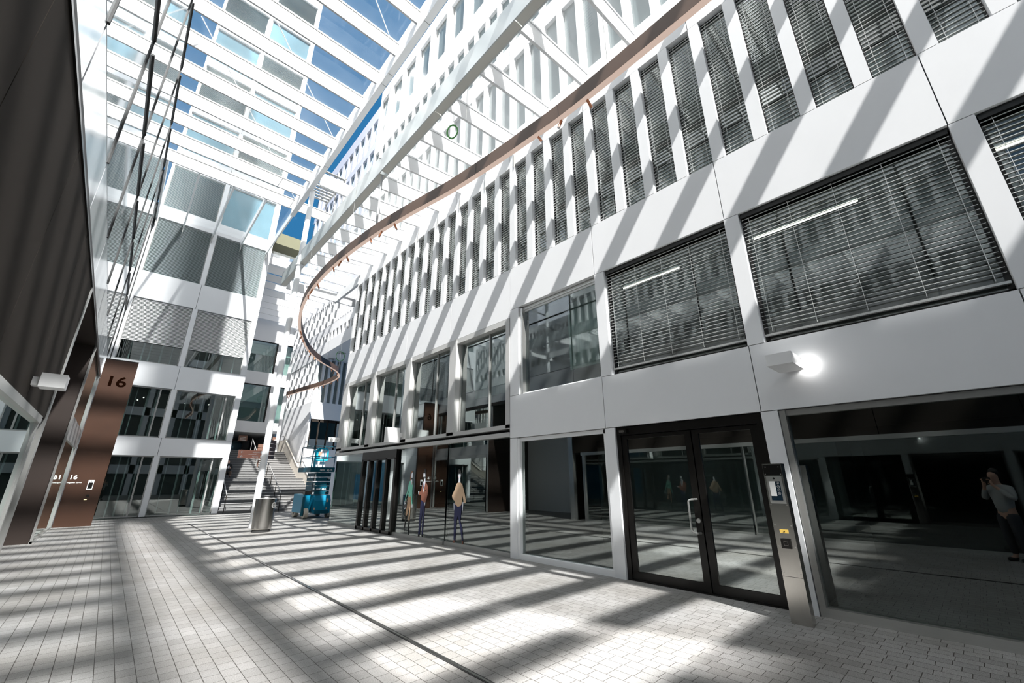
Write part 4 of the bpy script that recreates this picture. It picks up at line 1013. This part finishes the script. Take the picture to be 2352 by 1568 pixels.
# ------------------------------------------------------------------ green hoses
def coil(cx, cy, cz, r1, r2, label, ax=(1, .2), top=.8):
    h = empty('hose_coil', (cx, cy, cz)); tag(h, label, 'hose')
    m = MB(); A = Vector((ax[0], ax[1], 0)).normalized(); pts = []
    for k in range(90):
        a = 2 * PI * k / 22; rr = 1 + .04 * math.sin(k * 1.3)
        pts.append(tuple(A * r1 * rr * math.cos(a) + Vector((0, 0, r2 * rr * math.sin(a))) + Vector((0, .004 * (k % 7), 0))))
    m.path(pts, .016, 5); m.build('loops', 'green', h, True)
    MB().path([(0, 0, r2), (.02, 0, r2 + .25), (-.05, .02, top)], .004, 5).build('string', 'grey', h); return h
coil(4.3, 6.72, 9.55, .13, .20, 'green hose coil hanging under the low roof by the gutter beam', (.6, -.8), .86)
coil(9.75, 27.6, 9.55, .28, .33, 'dark green hose coil hanging under the far white soffit', (1, 0), .45)

# ------------------------------------------------------------------ unseen buildings added to shape sun and reflections
b = MB().box(-14, -4, 3, 31, 0, 49.5); o = b.build('wall_shade_tower_left', 'white'); struct(o, 'unseen tall tower added behind the left building to shade the far front', 'wall')  # added out of view, keeps the sun off the far front
b = MB(); 
for k in range(7): b.box(-9, 16, -16.3, -16, 3.4 * k + 2.4, 3.4 * k + 3.4)
x = -9
while x < 16: b.box(x, x + .5, -16.3, -16, 0, 23.8); x += 2.63
o = b.build('wall_front', 'white'); struct(o, 'unseen white building behind the photographer, raised to shade the near floor', 'wall')  # out of view, height set to shade the near paving
o = MB().box(-9, 16, -16.6, -16.35, 0, 23.8).build('wall_front_glass', 'room2'); struct(o, 'dark windows of the unseen building behind the photographer', 'wall')
o = MB().box(12, 22, -13, 8, 22.1, 72).build('wall_shade_tower_right', 'white'); struct(o, 'unseen tall tower added behind the right building to block the second sun', 'wall')  # added out of view, keeps the second sun off the far front
# ------------------------------------------------------------------ light
def sun(name, d, s, ang, col):
    l = bpy.data.lights.new(name, 'SUN'); l.energy = s; l.angle = math.radians(ang); l.color = col
    o = bpy.data.objects.new(name, l); COL.objects.link(o)
    o.rotation_euler = Vector(d).to_track_quat('-Z', 'Y').to_euler(); return o
sun('sun', (.2265, .75, -1), 15.5, .6, (1, .975, .94))
sun('sun_glint', (-.233, .75, -1), 11.5, 1.6, (1, .98, .95))  # added second sun, stands in for sunlight mirrored by neighbouring glass
pt = bpy.data.lights.new('wall_lamp_light', 'POINT'); pt.energy = 2.6; pt.shadow_soft_size = .03; pt.color = (1, .98, .95)
o = bpy.data.objects.new('wall_lamp_light', pt); COL.objects.link(o); o.location = (6.50, 1.22, 3.01)

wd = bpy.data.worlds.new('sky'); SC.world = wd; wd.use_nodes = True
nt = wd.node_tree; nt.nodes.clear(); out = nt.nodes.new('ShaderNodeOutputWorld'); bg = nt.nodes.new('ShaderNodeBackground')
tc = nt.nodes.new('ShaderNodeTexCoord'); n = nt.nodes.new('ShaderNodeTexNoise'); n.inputs['Scale'].default_value = 3.2; n.inputs['Detail'].default_value = 7; n.inputs['Roughness'].default_value = .6
mp = nt.nodes.new('ShaderNodeMapping'); mp.inputs['Scale'].default_value = (1, 1, 2.2)
nt.links.new(tc.outputs['Generated'], mp.inputs[0]); nt.links.new(mp.outputs[0], n.inputs['Vector'])
cr = nt.nodes.new('ShaderNodeValToRGB'); e = cr.color_ramp.elements; e[0].position = .52; e[1].position = .80
e[0].color = (.035, .20, .44, 1); e[1].color = (.40, .58, .74, 1)
nt.links.new(n.outputs['Fac'], cr.inputs[0])
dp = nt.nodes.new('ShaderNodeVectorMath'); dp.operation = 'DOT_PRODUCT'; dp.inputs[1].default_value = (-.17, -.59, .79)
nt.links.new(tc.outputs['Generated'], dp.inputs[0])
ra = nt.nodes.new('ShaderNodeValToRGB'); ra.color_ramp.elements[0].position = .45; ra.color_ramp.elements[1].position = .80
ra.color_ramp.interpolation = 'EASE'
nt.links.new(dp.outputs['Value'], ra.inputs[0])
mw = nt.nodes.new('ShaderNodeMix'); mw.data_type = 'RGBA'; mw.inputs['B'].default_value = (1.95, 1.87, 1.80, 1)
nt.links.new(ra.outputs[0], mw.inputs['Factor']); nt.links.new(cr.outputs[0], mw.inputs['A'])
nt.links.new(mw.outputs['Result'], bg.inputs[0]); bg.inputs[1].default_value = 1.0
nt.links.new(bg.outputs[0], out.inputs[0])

# ------------------------------------------------------------------ camera
cd = bpy.data.cameras.new('camera'); cd.sensor_width = 36; cd.lens = 14.513; cd.clip_start = .02; cd.clip_end = 500
co = bpy.data.objects.new('camera', cd); COL.objects.link(co)
Mx = Matrix(((.7329954, -.21506643, -.64534035), (-.68022949, -.23504162, -.69429337), (-.00236265, .94789338, -.31857896))).transposed()
# rows above: world axes expressed in camera space
W = Matrix(((.7329954, -.21506643, -.64534035), (-.68022949, -.23504162, -.69429337), (-.00236265, .94789338, -.31857896)))
co.matrix_world = Matrix.Translation((0, 0, 1.55)) @ W.to_4x4()
SC.camera = co
SC.view_settings.view_transform = 'Standard'; SC.view_settings.look = 'None'; SC.view_settings.exposure = 0; SC.view_settings.gamma = 1
SC.view_settings.use_curve_mapping = False
SC.cycles.max_bounces = 7; SC.cycles.diffuse_bounces = 3; SC.cycles.glossy_bounces = 4; SC.cycles.transparent_max_bounces = 18; SC.cycles.use_adaptive_sampling = True; SC.cycles.adaptive_threshold = .03
SC.cycles.caustics_reflective = True; SC.cycles.caustics_refractive = False
SC.cycles.sample_clamp_indirect = 4; SC.cycles.blur_glossy = 1.0
